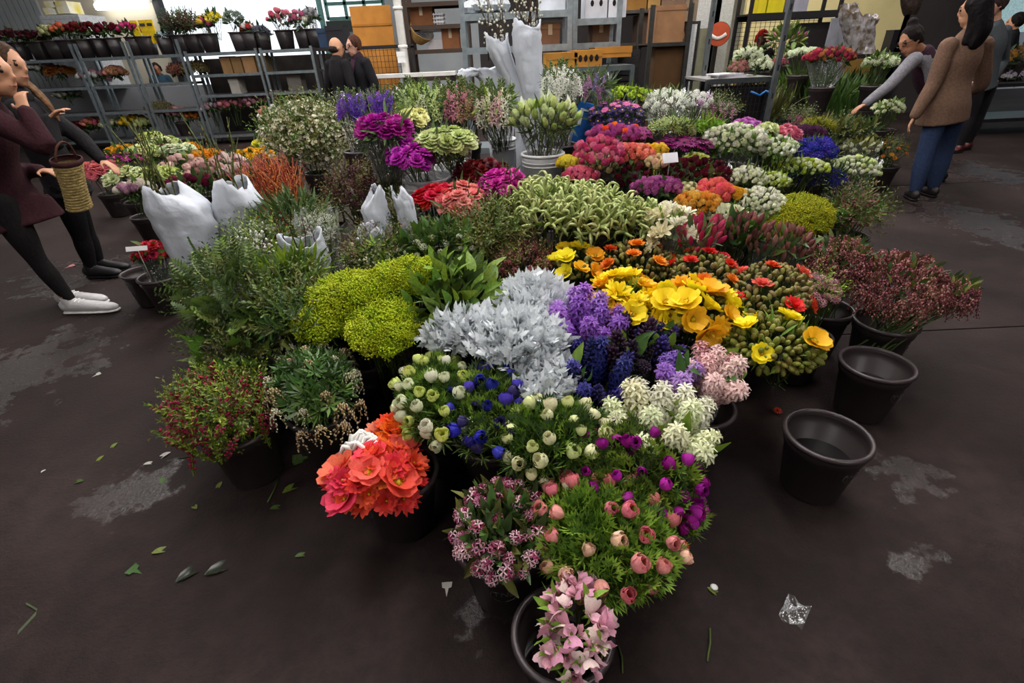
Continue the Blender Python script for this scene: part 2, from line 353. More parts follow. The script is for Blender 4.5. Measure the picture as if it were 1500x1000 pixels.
def h_heath():                                            # upright spike of needles with bells
    m = MB(); random.seed(9); m.tube([(0, 0, 0), (.03, 0, .5), (.05, .02, 1)], [.02, .014, .008], 3, 1, False)
    for i in range(54):
        t = i / 54; a = i * 2.4; p = np.array((.05 * t, 0, t)); d = np.array((math.cos(a), math.sin(a), .9))
        q = p + d * .07; x = np.cross(d, (0, 0, 1)) * .015; m.add([p - x, p + x, q], [(0, 1, 2)], 1)
        if i % 2 == 0 and .1 < t < .8: m.ball(p + d * .05, (.034, .034, .05), 4, 2, 0, -d)
    return m
def h_tail():                                             # drooping fuzzy tassels (amaranth): several thin curling tails
    m = MB(); random.seed(3)
    for q in range(4):
        a0 = q * 1.57 + random.random(); L = .32 + .2 * random.random(); hh = .3 + .35 * random.random(); cu = 1.7 + 1.1 * random.random()
        pts = [np.array((math.cos(a0 + .5 * t) * L * t ** 1.2, math.sin(a0 + .5 * t) * L * t ** 1.2, hh * math.sin(t * cu))) for t in np.linspace(0, 1, 8)]
        m.tube(pts, [.03, .048, .054, .052, .048, .042, .03, .012], 4, 0)
        for i in range(26):
            t = random.random() * .95; k = min(6, int(t * 7)); p = pts[k] + (pts[k + 1] - pts[k]) * (t * 7 - k); a = random.random() * 6.28
            m.ball(p + np.array((math.cos(a) * .03, math.sin(a) * .03, math.sin(a * 1.7) * .03)) * (1 - .5 * t),   .028, 3, 2, 0)
    return m
def h_dusty():                                            # deeply lobed woolly leaf along +z, length 1
    m = MB(); n = 5
    def lobe(p, d, L, wd):
        d = np.array(d) / np.linalg.norm(d); x = np.cross(d, (0, 1, 0)); m.add([p, p + d * L * .5 + x * wd + np.array((0, .03, 0)), p + d * L, p + d * L * .5 - x * wd + np.array((0, .03, 0)), p + d * L * .5 - np.array((0, .02, 0))], [(0, 1, 4), (1, 2, 4), (2, 3, 4), (3, 0, 4)])
    for i in range(3):
        z = .25 + .2 * i; y = .25 * z * z
        for s in (-1, 1): lobe(np.array((0, y, z - .05)), (s, .15, .75), .34 - .04 * i, .085)
    lobe(np.array((0, .1, .5)), (0, .3, 1), .52, .14); lobe(np.array((0, 0, 0)), (0, .15, 1), .75, .13); return m
def h_leaf(w=.2, curl=.3, n=6):
    m = MB(); g = []
    for i in range(n):
        t = i / (n - 1); wd = w * math.sin(math.pi * (.04 + .93 * t ** .85)); y = -curl * t * t
        g.append([(-wd, y + wd * .35, t), (0, y, t), (wd, y + wd * .35, t)])
    m.grid(g); return m
def h_ivy():
    m = MB(); a = [(0, 0, 0), (-.35, .06, .05), (-.3, .02, .4), (-.12, .0, .45), (0, -.06, 1), (.12, 0, .45), (.3, .02, .4), (.35, .06, .05), (0, -.03, .35)]
    m.add(a, [(0, 1, 2, 8), (8, 2, 3), (8, 3, 4), (8, 4, 5), (8, 5, 6), (0, 8, 6, 7)]); return m
def h_blade():
    m = MB(); g = []
    for i in range(6):
        t = i / 5; wd = .035 * (1 - t ** 3) + .003; y = .2 * t ** 3; g.append([(-wd, y, t), (0, y - .012, t), (wd, y, t)])
    m.grid(g); return m
def h_twig():
    m = MB(); random.seed(2); pts = [(0, 0, 0), (.02, .01, .35), (-.01, .02, .7), (.03, 0, 1)]; m.tube(pts, [.012, .01, .007, .003], 4, 0)
    for t, s in ((.35, 1), (.55, -1), (.75, 1)): m.tube([(0, 0, t), (.06 * s, .03, t + .12), (.08 * s, .05, t + .25)], [.006, .005, .002], 3, 0)
    for i in range(7): m.ball((.01 + random.uniform(-.02, .02), random.uniform(-.02, .02), .3 + i * .1), (.012, .012, .02), 4, 2, 1)
    return m
def h_blossomtwig():
    m = MB(); random.seed(4); m.tube([(0, 0, 0), (.03, .01, .5), (-.02, .02, 1)], [.01, .008, .003], 4, 0)
    for i in range(18):
        t = .2 + .8 * i / 18; d = np.array((random.uniform(-1, 1), random.uniform(-1, 1), .4)); q = np.array((0, 0, t)) + d * random.uniform(.03, .13)
        m.tube([(0, 0, t - .04), q], .003, 3, 0, False); m.ball(q, .012 + .01 * random.random(), 5, 3, 1)
    return m
def h_pea():                                              # sweet pea blossom: standard, wings, keel
    m = MB(); pet(m, 0, .6, .44, 10, 70, .1, -.3, 5, 7, .02, 0, 0, .25); pet(m, 3.14, .38, .26, 10, 60, .08, .5, 4, 5, .02, 0, 1, .4)
    pet(m, 2.2, .42, .22, 5, 50, .06, .5, 4, 4, .02, 0, 1, .4); pet(m, 4.1, .42, .22, 5, 50, .06, .5, 4, 4, .02, 0, 1, .4)
    m.tube([(0, 0, -.3), (0, 0, .08)], [.03, .08], 5, 2); return m
def h_freesia():
    m = MB(); m.tube([(-.35, 0, -.3), (0, 0, 0), (.4, 0, .12)], [.03, .03, .02], 4, 1)
    for i in range(5):
        x = -.1 + i * .12; k = MB()
        for j in range(6): pet(k, j * 1.047, .5 - .05 * i, .13, 12, 60 - 9 * i, 0, .4, 4, 3, .03, 0, 0, .6)
        m.add((np.concatenate(k.v)) @ zto((.2 * (i % 2) + .1, .25 * (-1) ** i, 1)).T + np.array((x, 0, .05 + .03 * i)), k.f, 0)
    return m
BUILD = dict(carnation=h_carnation, rose=h_rose, poppy=h_poppy, ruffled=h_ruffled, bud=h_bud, budsplit=h_budsplit, anemone=h_anemone, hyacinth=h_hyacinth, hyabud=h_hyabud,
             stock=h_stock, tulip=h_tulip, cabbage=h_cabbage, daisy=h_daisy, mum=h_mum, umbel=h_umbel, cluster=h_cluster, raceme=h_raceme, heath=h_heath, tail=h_tail, dusty=h_dusty,
             leaf=h_leaf, ivy=h_ivy, blade=h_blade, twig=h_twig, blossomtwig=h_blossomtwig, pea=h_pea, freesia=h_freesia)
PART = dict(carnation='blossom', rose='rose_head', poppy='blossom', ruffled='blossom', bud='bud', budsplit='bud', anemone='blossom', hyacinth='flower_spike', hyabud='flower_spike', stock='flower_spike',
            tulip='blossom', cabbage='bud', daisy='blossom', mum='blossom', umbel='flower_cluster', cluster='flower_cluster', raceme='flower_spray', heath='flower_spike', tail='flower_tail', dusty='leaf',
            leaf='leaf', ivy='leaf', blade='leaf', twig='twig', blossomtwig='twig', pea='blossom', freesia='blossom')
_HM = {}; _HB = {}
def head(kind, mats):
    key = (kind, tuple(m.name for m in mats))
    if key not in _HM:
        if kind not in _HB:
            random.seed(hash_s(kind)); _HB[kind] = [BUILD[kind]() for _ in range(2 if kind in ('carnation', 'ruffled', 'poppy') else 1)]
        _HM[key] = [b.mesh(PART[kind], list(mats)) for b in _HB[kind]]
    return random.choice(_HM[key])
def hash_s(s): return sum(ord(c) * (i + 1) for i, c in enumerate(s))

# ---------------------------------------------------------------- foliage templates (length 1 along +z)
def tmpl(mb): return np.concatenate(mb.v), mb.f
def t_sprig(n=12, l=.22, w=.03):
    m = MB()
    for i in range(n):
        t = i / n; a = i * 2.4; p = np.array((0, 0, t)); d = np.array((math.cos(a), math.sin(a), .8)); q = p + d * l * (1 - .5 * t); x = np.cross(d, (0, 0, 1)); x = x / np.linalg.norm(x) * w
        m.add([p, p + d * l * .45 + x, q, p + d * l * .45 - x], [(0, 1, 2, 3)])
    m.add([(-.008, 0, 0), (.008, 0, 0), (0, 0, 1)], [(0, 1, 2)]); return m
def t_feather():
    m = MB()
    for a, L in ((0, 1), (.5, .85), (-.5, .85), (1.0, .62), (-1.0, .62)):
        d = np.array((math.sin(a), -.15, math.cos(a))); x = np.array((math.cos(a), 0, -math.sin(a)))
        for b in (-.45, 0, .45):
            dd = d * math.cos(b) + x * math.sin(b); p = d * L * .45; q = p + dd * L * .5 + np.array((0, .08, 0)); xx = np.cross(dd, (0, 1, 0)) * .05; m.add([p, (p + q) / 2 + xx, q, (p + q) / 2 - xx], [(0, 1, 2, 3)])
        m.add([(0, 0, 0), d * L * .45 + x * .03, d * L * .5, d * L * .45 - x * .03], [(0, 1, 2, 3)])
    return m
def t_frond(n=9):
    m = MB()
    for i in range(n):
        t = .12 + .85 * i / n; L = .3 * math.sin(math.pi * (.2 + .75 * t)); y = -.3 * t * t
        for s in (-1, 1):
            p = np.array((0, y, t)); q = p + np.array((s * L, -.04, L * .45)); k = np.array((0, .02, .035)); m.add([p, (p + q) / 2 + k, q, (p + q) / 2 - k], [(0, 1, 2, 3)])
    return m
def t_whorl(n=7, w=.11):
    m = MB()
    for i in range(n):
        a = i * 6.283 / n; d = np.array((math.cos(a), math.sin(a), .55)); d /= np.linalg.norm(d); x = np.array((-math.sin(a), math.cos(a), 0)) * w
        m.add([(0, 0, 0), d * .5 + x, d, d * .5 - x, d * .5 - np.array((0, 0, .05))], [(0, 1, 4), (4, 1, 2), (0, 4, 3), (4, 2, 3)])
    return m
def t_dots(n=5):
    m = MB(); random.seed(1)
    for i in range(n): m.ball([random.uniform(-.5, .5) for _ in range(3)], .22, 4, 2)
    return m
def t_speck():
    m = MB()
    for i in range(5):
        a = i * 1.257; d = np.array((math.cos(a), math.sin(a), .3)); x = np.array((-math.sin(a), math.cos(a), 0)) * .22; m.add([(0, 0, 0), d * .35 + x, d * .5, d * .35 - x], [(0, 1, 2, 3)])
    return m
T = dict(leaf=tmpl(h_leaf(.2, .3, 4)), narrow=tmpl(h_leaf(.07, .25, 4)), wide=tmpl(h_leaf(.3, .3, 5)), sprig=tmpl(t_sprig()), feather=tmpl(t_feather()), frond=tmpl(t_frond()), whorl=tmpl(t_whorl()), dots=tmpl(t_dots()),
         speck=tmpl(t_speck()), blade=tmpl(h_blade()), ivy=tmpl(h_ivy()), twiglet=tmpl(t_sprig(8, .16, .012)))

# ---------------------------------------------------------------- buckets
BK = {}
def bucket_meshes(kind):
    if kind in BK: return BK[kind]
    spec = dict(black=(.136, .102, .265, '302829'), small=(.118, .088, .25, '302829'), tall=(.125, .1, .36, '302829'), white=(.15, .125, .37, 'd9dadd'), narrow=(.1, .088, .36, 'd4d6da'), square=(.13, .1, .33, '2c2628'))[kind]
    rt, rb, h, c = spec; m = plas(c, .42); b = MB(); k = 36
    if kind == 'square':
        g = []
        for r, z in ((rb * .3, .004), (rb, .004), (rt, h), (rt - .008, h), (rb - .008, .02), (rb * .3, .02)):
            g.append([(r * sx * q, r * sy * q2, z) for sx, sy, q, q2 in ((1, 1, .92, 1), (-1, 1, .92, 1), (-1, 1, 1, .92), (-1, -1, 1, .92), (-1, -1, .92, 1), (1, -1, .92, 1), (1, -1, 1, .92), (1, 1, 1, .92))])
        b.grid(g, 0, True)
    else:
        t = .004; zl = h * .8; rl = rb + (rt - rb) * .8
        b.lathe([(.002, .004), (rb * .95, .004), (rb, .012), (rl, zl), (rl + .006, zl + .004), (rt + .004, h - .02), (rt + .004, h), (rt - t, h), (rt - t, h - .02), (rl + .004 - t, zl + .004), (rl - t - .004, zl), (rb - t, .016), (.002, .016)], k)
    body = b.mesh('body', m); r = MB()
    if kind == 'square':
        for sx, sy, d in ((0, 1, (2 * rt + .024, .012, .02)), (0, -1, (2 * rt + .024, .012, .02)), (1, 0, (.012, 2 * rt, .02)), (-1, 0, (.012, 2 * rt, .02))): r.box((sx * (rt + .006), sy * (rt + .006), h - .008), d)
    else: r.lathe([(rt - .002, h - .012), (rt + .008, h - .014), (rt + .012, h - .007), (rt + .011, h + .002), (rt + .004, h + .006), (rt - .005, h + .003), (rt - .005, h - .008)], k)
    rim = r.mesh('rim', plas('3a3133' if kind not in ('white', 'narrow') else 'e2e2e3', .35)); parts = [('body', body), ('rim', rim)]
    wt = MB(); q = rb + (rt - rb) * .55 - .006; wt.lathe([(.001, h * .55), (q, h * .55)], k if kind != 'square' else 4)
    parts.append(('water', wt.mesh('water', mat('bucket_water', '181416', .08, .5, var=.05, hue=0))))
    if kind in ('white', 'narrow'):
        for zz in (.86, .79):
            g = MB(); rr = rb + (rt - rb) * zz; g.lathe([(rr, h * zz - .006), (rr + .007, h * zz - .004), (rr + .007, h * zz + .004), (rr, h * zz + .006)], k); parts.append(('band', g.mesh('band', m)))
        g = MB(); g.tube([(rt * math.cos(a), -rt * .96 * abs(math.sin(a)) - .03 * math.sin(a), h * .8 - .14 * math.sin(a)) for a in np.linspace(0, math.pi, 15)], .0025, 5); parts.append(('handle', g.mesh('handle', metal('6f7478'))))
    if kind == 'black':
        g = MB(); rr = rb + (rt - rb) * .62 + .001
        g.tube([((rr + .0005) * math.sin(a * .32), -(rr + .0005) * math.cos(a * .32), h * .62 + .03 * math.sin(q)) for q in np.linspace(0, 6.283, 22) for a in (math.cos(q),)], .0012, 4); parts.append(('badge', g.mesh('badge', plas('4a4246', .35))))
    if kind == 'black':
        cu = bpy.data.curves.new('lettering', 'FONT'); cu.body = 'TNB'; cu.size = .034; cu.extrude = .0008; cu.align_x = 'CENTER'; cu.align_y = 'CENTER'; to = bpy.data.objects.new('lettering', cu); COL.objects.link(to)
        me = bpy.data.meshes.new_from_object(to.evaluated_get(bpy.context.evaluated_depsgraph_get())); bpy.data.objects.remove(to); me.name = 'lettering'; zz = h * .62
        for v in me.vertices:
            r_ = rb + (rt - rb) * (zz + v.co.y) / h + .0006 + v.co.z; a_ = v.co.x / r_; v.co = (r_ * math.sin(a_), -r_ * math.cos(a_), zz + v.co.y)
        me.materials.clear(); me.materials.append(plas('4a4246', .35)); parts.append(('lettering', me))
    BK[kind] = (parts, rt, rb, h); return BK[kind]
def bucket(kind, loc, label, rz=0, group='black flower buckets', water=True):
    parts, rt, rb, h = bucket_meshes(kind)
    o = thing('white_bucket' if kind in ('white', 'narrow') else 'flower_bucket', label, 'bucket', loc, rz, 'white pails' if kind in ('white', 'narrow') else group)
    for n, me in parts:
        if n == 'water' and not water: continue
        obj(n, me, o)
    return o

# ---------------------------------------------------------------- bouquets
GREEN = lambda: leafm('3f5a24', '2c431c')
def sphere_pts(n, low, jit=.5):
    i = np.arange(n) + .5; z = 1 - (1 - low) * i / n; a = i * 2.399963 + RNG.random(); z = np.clip(z + RNG.normal(size=n) * jit * .12, -1, 1); a = a + RNG.normal(size=n) * jit * .5 / math.sqrt(n)
    q = np.sqrt(np.maximum(0, 1 - z * z)); return np.stack([q * np.cos(a), q * np.sin(a), z], 1)
GROW = dict(carnation=.4, rose=.38, poppy=.42, ruffled=.42, mum=.4, daisy=.4, cabbage=.3, tulip=.35, cluster=.35, umbel=.4, pea=.4, anemone=.35, bud=.3, hyacinth=.25, hyabud=.25, stock=.2, tail=.35, dusty=.3, raceme=.3)
BOUQ = []; _CR = {}
def crate(x, y, h):
    h = round(h, 2)
    if h not in _CR:
        b = MB(); b.box((0, 0, h - .012), (.27, .27, .02)); n = max(2, int(h / .07))
        me = b.mesh('top', plas('2a2324'), False); sl = MB()
        for i in range(n):
            zz = .02 + i * (h - .05) / max(1, n - 1)
            for sx, sy, d in ((1, 0, (.012, .27, .035)), (-1, 0, (.012, .27, .035)), (0, 1, (.246, .012, .035)), (0, -1, (.246, .012, .035))): sl.box((sx * .129, sy * .129, zz), d)
        for sx in (-1, 1):
            for sy in (-1, 1): sl.box((sx * .115, sy * .115, h / 2 - .011), (.02, .02, h - .024))
        _CR[h] = (me, sl.mesh('sides', plas('2a2324'), False))
    o = thing('crate', 'upturned black plastic crate under the rear flower buckets', 'crate', (x, y, 0), 0, 'upturned crates under the rear buckets')
    obj('top', _CR[h][0], o); obj('sides', _CR[h][1], o)
def bouquet(name, short, where, px, py, rx, ry, z, fl=(), lf=(), base=0.0, bk='black', wrap=None, hz=.55, low=-.3, up=.5, stem='4a5c2c', group=None, jit=.5, nstem=18, lean=0, bo=(0, 0), cat='bouquet', spread=1, blabel=None, noc=False, bpx=None):
    """canopy: ellipsoid whose outline fills the photo's ellipse (px, py, rx, ry) at height z; base: what the bucket stands on"""
    C, t = P(px, py, z); mpp = t / F; az = math.atan2(C[0], C[1]); st = math.sqrt(1 + (C[0] / C[1]) ** 2 * .5)
    gr = .45 * max([GROW.get(f[0], 0) * f[1] for f in fl] or [0]) / mpp; rx = max(rx - gr, .45 * rx); ry = max(ry - gr, .45 * ry)
    Rx = rx * mpp / st; e = math.atan2(H - z, math.hypot(C[0], C[1])); Rz = Rx * hz; rw = ry * mpp
    Ry = math.sqrt(max(1e-4, rw * rw - (Rz * math.cos(e)) ** 2)) / max(.12, math.sin(e)); Ry = min(max(Ry, .55 * Rx), 1.7 * Rx)
    if Rz * math.cos(e) > rw * .95: Rz = max(.5 * Rz, rw * .95 / math.cos(e))
    bx, by = C[0] + bo[0], C[1] + bo[1]
    if bo == (0, 0): bx, by = bx + math.sin(az) * .22 * Ry, by + math.cos(az) * .22 * Ry
    if bpx: bx, by = P(bpx[0], bpx[1], base + bucket_meshes(bk)[3])[0][:2]
    root = thing(name, f'{short} {where}'.strip(), cat, (bx, by, base), 0, group)
    c0, s0 = math.cos(-az), math.sin(-az); Mz = np.array([[c0, -s0, 0], [s0, c0, 0], [0, 0, 1]])
    off = np.array([C[0] - bx, C[1] - by, z - base]); rad = np.array([Rx, Ry, Rz])
    neck = np.array([0, 0, (bucket_meshes(bk)[3] if bk else .12) * .92]); stems = []
    def surf(u, k=1.0): return (u * rad * k) @ Mz.T + off
    for f in fl:
        kind, size, n, mats = f[:4]; o = f[4] if len(f) > 4 else {}
        lo = o.get('low', low); u = sphere_pts(n, lo, o.get('jit', jit))
        if o.get('cut') is not None: u = u[(u @ np.array(o['cut'][:3])) > o['cut'][3]]
        k = o.get('k', 1.0) + RNG.uniform(-o.get('dk', .06), o.get('dk', .06), len(u)); p = surf(u, k[:, None])
        nrm = (u / rad) @ Mz.T; nrm /= np.linalg.norm(nrm, axis=1, keepdims=True); upw = o.get('up', up)
        ax = nrm * (1 - upw) + np.array([0, 0, 1.0]) * upw + RNG.normal(size=(len(u), 3)) * o.get('tilt', .14)
        if 'hang' in o: ax = np.array([0, 0, 1.0]) + nrm * .3 + RNG.normal(size=(len(u), 3)) * .15
        for i in range(len(u)):
            ms = mats[RNG.integers(len(mats))]; me = head(kind, ms); Rm = Matrix(zto(ax[i]).tolist()) @ Matrix.Rotation(RNG.random() * 6.283, 3, 'Z'); s = size * RNG.uniform(.8, 1.18)
            q = p[i] - (ax[i] / np.linalg.norm(ax[i]) * s * o['sink'] if 'sink' in o else 0)
            obj(PART[kind], me, root, q, Rm.to_euler(), s, label=o.get('label'))
            if i % max(1, len(u) // nstem) == 0: stems.append(q - ax[i] * s * .2)
    for l in lf:
        kind, size, n, mats = l[:4]; o = l[4] if len(l) > 4 else {}
        u = RNG.normal(size=(n, 3)); u /= np.linalg.norm(u, axis=1, keepdims=True); u[:, 2] = np.abs(u[:, 2]) * np.where(RNG.random(n) < o.get('under', .25), -.7, 1)
        k = RNG.uniform(o.get('k0', .55), o.get('k1', .98), n); p = surf(u, k[:, None]); nrm = (u / rad) @ Mz.T; nrm /= np.linalg.norm(nrm, axis=1, keepdims=True)
        ax = nrm + np.array([0, 0, o.get('up', .5)]) + RNG.normal(size=(n, 3)) * o.get('tilt', .45)
        me = bulk('foliage', T[kind], p, ax, size * RNG.uniform(.65, 1.2, n), mats)
        obj(o.get('name', 'foliage'), me, root, kind='stuff')
    if not fl:
        u = sphere_pts(16, -.2); stems = list(surf(u, .8))
    if stems:
        sm = MB()
        for q in stems:
            a = neck + np.array([random.uniform(-.06, .06), random.uniform(-.06, .06), -.1]) * spread; mid = a * .45 + q * .55 + np.array([0, 0, .02]); sm.tube([a, mid, q], .0035 if nstem > 8 else .005, 3, 0, False)
        obj('stems', sm.mesh('stems', leafm(stem)), root, kind='stuff')
    if wrap:
        n = 26; g = []; hgt = wrap if not isinstance(wrap, bool) else 1.0
        for i, tt in enumerate(np.linspace(0, 1, 7)):
            row = []
            for j in range(n):
                a = j * 6.283 / n; cr = 1 + .05 * math.sin(j * 5 + i) + RNG.normal() * .025; rr = np.array([math.cos(a) * Rx, math.sin(a) * Ry, 0]) * 1.1 * cr
                top = rr @ Mz.T + off + np.array([0, 0, Rz * (.2 + .9 * hgt) + .03 * math.sin(j * 2.4)]); lowp = neck + np.array([math.cos(a), math.sin(a), 0]) * .07
                row.append(lowp * (1 - tt) + top * tt + np.array([0, 0, -.12 * math.sin(tt * 3.14) * (1 - tt)]))
            g.append(row)
        mb = MB(); mb.grid(g, 0, True); obj('cellophane_sleeve', mb.mesh('cellophane_sleeve', cello()), root, label='clear crinkled cellophane sleeve')
    if bk and not any(math.hypot(bx - q[0], by - q[1]) < q[2] + bucket_meshes(bk)[1] - .05 for q in BOUQ):
        BOUQ.append((bx, by, bucket_meshes(bk)[1]))
        if base > .04 and not noc: crate(bx, by, base)
        bl = blabel or (('white plastic pail holding the ' if bk in ('white', 'narrow') else 'black plastic bucket under the ') + short)
        bucket(bk, (bx, by, base), bl, 0 if 'lime anemones' in bl or 'daphne' in bl else RNG.random() * 6.28)
    return root
# ---------------------------------------------------------------- background: helpers on an upright plane y = Y
def span(x0, y0, x1, y1, Y):
    """photo rectangle -> (x centre, width, z bottom, z top) on the plane y = Y"""
    ym = (y0 + y1) / 2; a, b = PY(x0, ym, Y), PY(x1, ym, Y); xm = (x0 + x1) / 2; t, u = PY(xm, y0, Y), PY(xm, y1, Y)
    return (a[0] + b[0]) / 2, abs(b[0] - a[0]), u[2], t[2]
def zat(px, py, Y): return PY(px, py, Y)[2]
def carton(label, x0, y0, x1, y1, Y, dep, m, holes=0, tape=True, name='carton', group=None, zb=None, flaps=False, cat='box'):
    x, w_, b, t = span(x0, y0, x1, y1, Y); b = b if zb is None else zb; h = t - b
    o = thing(name, label, cat, (x, Y + dep / 2, b), 0, group); k = MB(); k.box((0, 0, h / 2), (w_, dep, h)); obj('body', k.mesh('body', m, False), o)
    k = MB(); k.box((0, 0, h + .003), (w_ + .012, dep + .012, .006)); k.box((0, -dep / 2 - .004, h - .03), (w_ + .012, .006, .06)); obj('lid', k.mesh('lid', m, False), o)
    if tape: k = MB(); k.box((0, -dep / 2 - .0075, h * .7), (.05, .002, h * .5)); obj('tape', k.mesh('tape', card('a8977c'), False), o)
    for i in range(holes):
        k = MB(); k.ball(((i - (holes - 1) / 2) * w_ / max(1, holes) * .8, -dep / 2 - .006, h * .55), (.022, .004, .035), 10, 4); obj('hand_hole', k.mesh('hand_hole', mat('hole_dark', '1a1514', .9, hue=0)), o)
    return o
def rack(label, x0, x1, Y, dep, top, shelves, mp, ms, name='shelf_rack', wire=False, thick=.05, pw=.045, diag=False):
    o = thing(name, label, 'rack', ((x0 + x1) / 2, Y + dep / 2, 0)); hw = (x1 - x0) / 2
    for sx in (-1, 1):
        for sy in (-1, 1):
            k = MB(); k.box((sx * (hw - pw / 2), sy * (dep / 2 - pw / 2), top / 2), (pw, pw, top)); obj('post', k.mesh('post', mp, False), o)
    for z in shelves:
        k = MB()
        if wire:
            n = int(hw * 2 / .09)
            for i in range(n + 1): k.box((-hw + i * 2 * hw / n, 0, z - .02), (.006, dep, .006))
            for sy in (-1, 1): k.box((0, sy * dep / 2, z - .02), (2 * hw, .012, .04))
            k.box((0, 0, z - .008), (2 * hw - .02, dep - .02, .008))
        else:
            k.box((0, 0, z - .012), (2 * hw - .01, dep - .01, .024))
        obj('shelf', k.mesh('shelf', ms, False), o)
        for sy in (-1, 1): k = MB(); k.box((0, sy * (dep / 2 - .008), z - thick / 2), (2 * hw - 2 * pw, .02, thick)); obj('rail', k.mesh('rail', mp, False), o)
    if diag:
        k = MB(); k.tube([(-hw, dep / 2, .2), (hw, dep / 2, top - .2)], .012, 6); obj('brace', k.mesh('brace', mp), o)
    return o
galv = metal('98a2a8'); blk = plas('201d1f'); steel = metal('6b7378')
# ---- outer walls
YR = P(240, 215, 0)[0][1]
wallbox('wall_left', (-12.5, 6, 2.3), (.1, 22, 4.6), wg)
for i in range(26): wallbox('panel', (-12.43, -4.6 + i * .84, 2.3), (.05, .8, 4.6), wg, bpy.data.objects['wall_left'])
xa = PY(62, 30, 13.6)[0]; xb = PY(236, 30, 13.6)[0]; xc = PY(478, 30, 13.6)[0]
cl = wallbox('wall_back_left', ((-12.5 + xa) / 2, 13.7, 2.3), (xa + 12.5, .1, 4.6), wg)
for i in range(14): wallbox('panel', (-12.3 + i * (xa + 12.3) / 14 + .12, 13.62, 2.3), ((xa + 12.3) / 14 - .02, .06, 4.6), wg, cl)
wallbox('wall_back', ((xa + xb) / 2, 13.75, 2.3), (xb - xa, .1, 4.6), wc)
wallbox('trim_1', (xb, 13.7, 2.3), (.14, .2, 4.6), mat('door_frame', '2a2c30', .6, hue=0))
lz = zat(175, 8, 13.4); xl = PY(138, 8, 13.4)[0]; xr = PY(214, 8, 13.4)[0]
o = thing('ceiling_light', 'long white fluorescent tube light on the cream wall', 'light', ((xl + xr) / 2, 13.45, lz)); k = MB(); k.box((0, .12, .1), (xr - xl + .1, .12, .08)); obj('housing', k.mesh('housing', plas('d8d8d6'), False), o)
emt = bpy.data.materials.new('fluorescent'); emt.use_nodes = True; q = emt.node_tree.nodes['Principled BSDF']; q.inputs['Emission Color'].default_value = (1, .97, .9, 1); q.inputs['Emission Strength'].default_value = 9
k = MB(); k.tube([(-(xr - xl) / 2, 0, 0), ((xr - xl) / 2, 0, 0)], .07, 10); obj('tube', k.mesh('tube', emt), o)
# low white partition behind the racks and the yard outside
xm_ = PY(312, 100, 12.85)[0]; wallbox('wall_shelved', ((xm_ + xc) / 2 + .4, 12.6, .8), (xc - xm_ + .8, .1, 1.6), mat('store_dark', '2a2422', .9, var=.3, scale=4, hue=0))
for i, (a, b, c) in enumerate(((322, 336, '8a6a48'), (338, 352, '7a5c3e'), (354, 372, '94744e'), (374, 388, '6a5a44'), (336, 350, 'a8a49c'), (420, 440, '6a6460'))): carton('carton ' + ('at the left under the top shelf', 'second under the top shelf', 'third under the top shelf', 'last under the top shelf', 'pale, on the lower shelf of the last racks', 'grey, beside the two men')[i], a, (83, 83, 82, 82, 116, 108)[i], b, (92, 92, 91, 91, 132, 124)[i], YR + .12, .3, card(c), tape=False, zb=(1.32, 1.32, 1.32, 1.32, .95, .95)[i])
wallbox('wall_partition', ((xa + xc) / 2 - .4, 12.9, .55), (xc - xa + 2.4, .1, 1.1), mat('partition_white', '9fa0a6', .7, var=.05, scale=3, hue=0))
for j, (a, b) in enumerate(((482, 700), (700, 905), (905, 1030))):
    x0, x1 = PY(a, 30, 16.5)[0], PY(b, 30, 16.5)[0]; wallbox('wall_back_' + ('panelled', 'shelved', 'boxed')[j], ((x0 + x1) / 2, 16.6, 2.3), (x1 - x0, .1, 4.6), (wg, wd, wd)[j])
x0, x1 = PY(1022, 60, 17.5)[0], PY(1100, 60, 17.5)[0]; wallbox('wall_back_cream', ((x0 + x1) / 2 + .6, 17.6, 2.3), (x1 - x0 + 1.6, .1, 4.6), mat('wall_pale', 'c8c4b4', .85, var=.05, scale=2, hue=0))
x2 = PY(1330, 40, 11.5)[0]; xq = PY(1090, 40, 11.5)[0]; wallbox('wall_back_yellow', ((xq + x2) / 2, 11.6, 2.3), (x2 - xq, .1, 4.6), mat('wall_yellow', 'd6c690', .85, var=.05, scale=2, hue=0))
k_ = wallbox('baseboard_yellow', ((xq + x2) / 2, 11.53, .55), (x2 - xq, .05, 1.1), mat('wall_ochre', '8a6a30', .8, hue=0))
wallbox('wall_back_right', (x2 + .9, 11.6, 2.3), (1.8, .1, 4.6), wd)
wallbox('wall_far_right', (16, 15.5, 2.3), (6, .1, 4.6), wg)
# teal window frame high on the panelled wall
zt = zat(520, 26, 15.5); fx0, fx1 = PY(478, 10, 15.5)[0], PY(562, 10, 15.5)[0]
teal = mat('frame_teal', '3f6a66', .5, hue=0); wn = wallbox('window_1', ((fx0 + fx1) / 2, 15.55, zt + .55), (fx1 - fx0, .04, 1.1), mat('window_bright', 'e6eef0', .3, hue=0, emit=1.2))
for i in range(4): wallbox('mullion', (fx0 + (fx1 - fx0) * i / 3, 15.48, zt + .55), (.07, .08, 1.15), teal, wn)
for z in (0, .32, .75): wallbox('transom', ((fx0 + fx1) / 2, 15.48, zt + z), (fx1 - fx0, .08, .07), teal, wn)
wallbox('sill', ((fx0 + fx1) / 2, 15.45, zt - .18), (fx1 - fx0 + .1, .2, .25), mat('sill_dark', '22302c', .7, hue=0), wn)
o = thing('steel_post', 'slim teal steel post beside the bright opening', 'post', (PY(474, 40, 14)[0], 14, 0)); k = MB(); k.box((0, 0, 2.3), (.1, .1, 4.6)); obj('shaft', k.mesh('shaft', teal, False), o); k = MB(); k.box((0, 0, .01), (.22, .22, .02)); obj('base_plate', k.mesh('base_plate', teal, False), o)
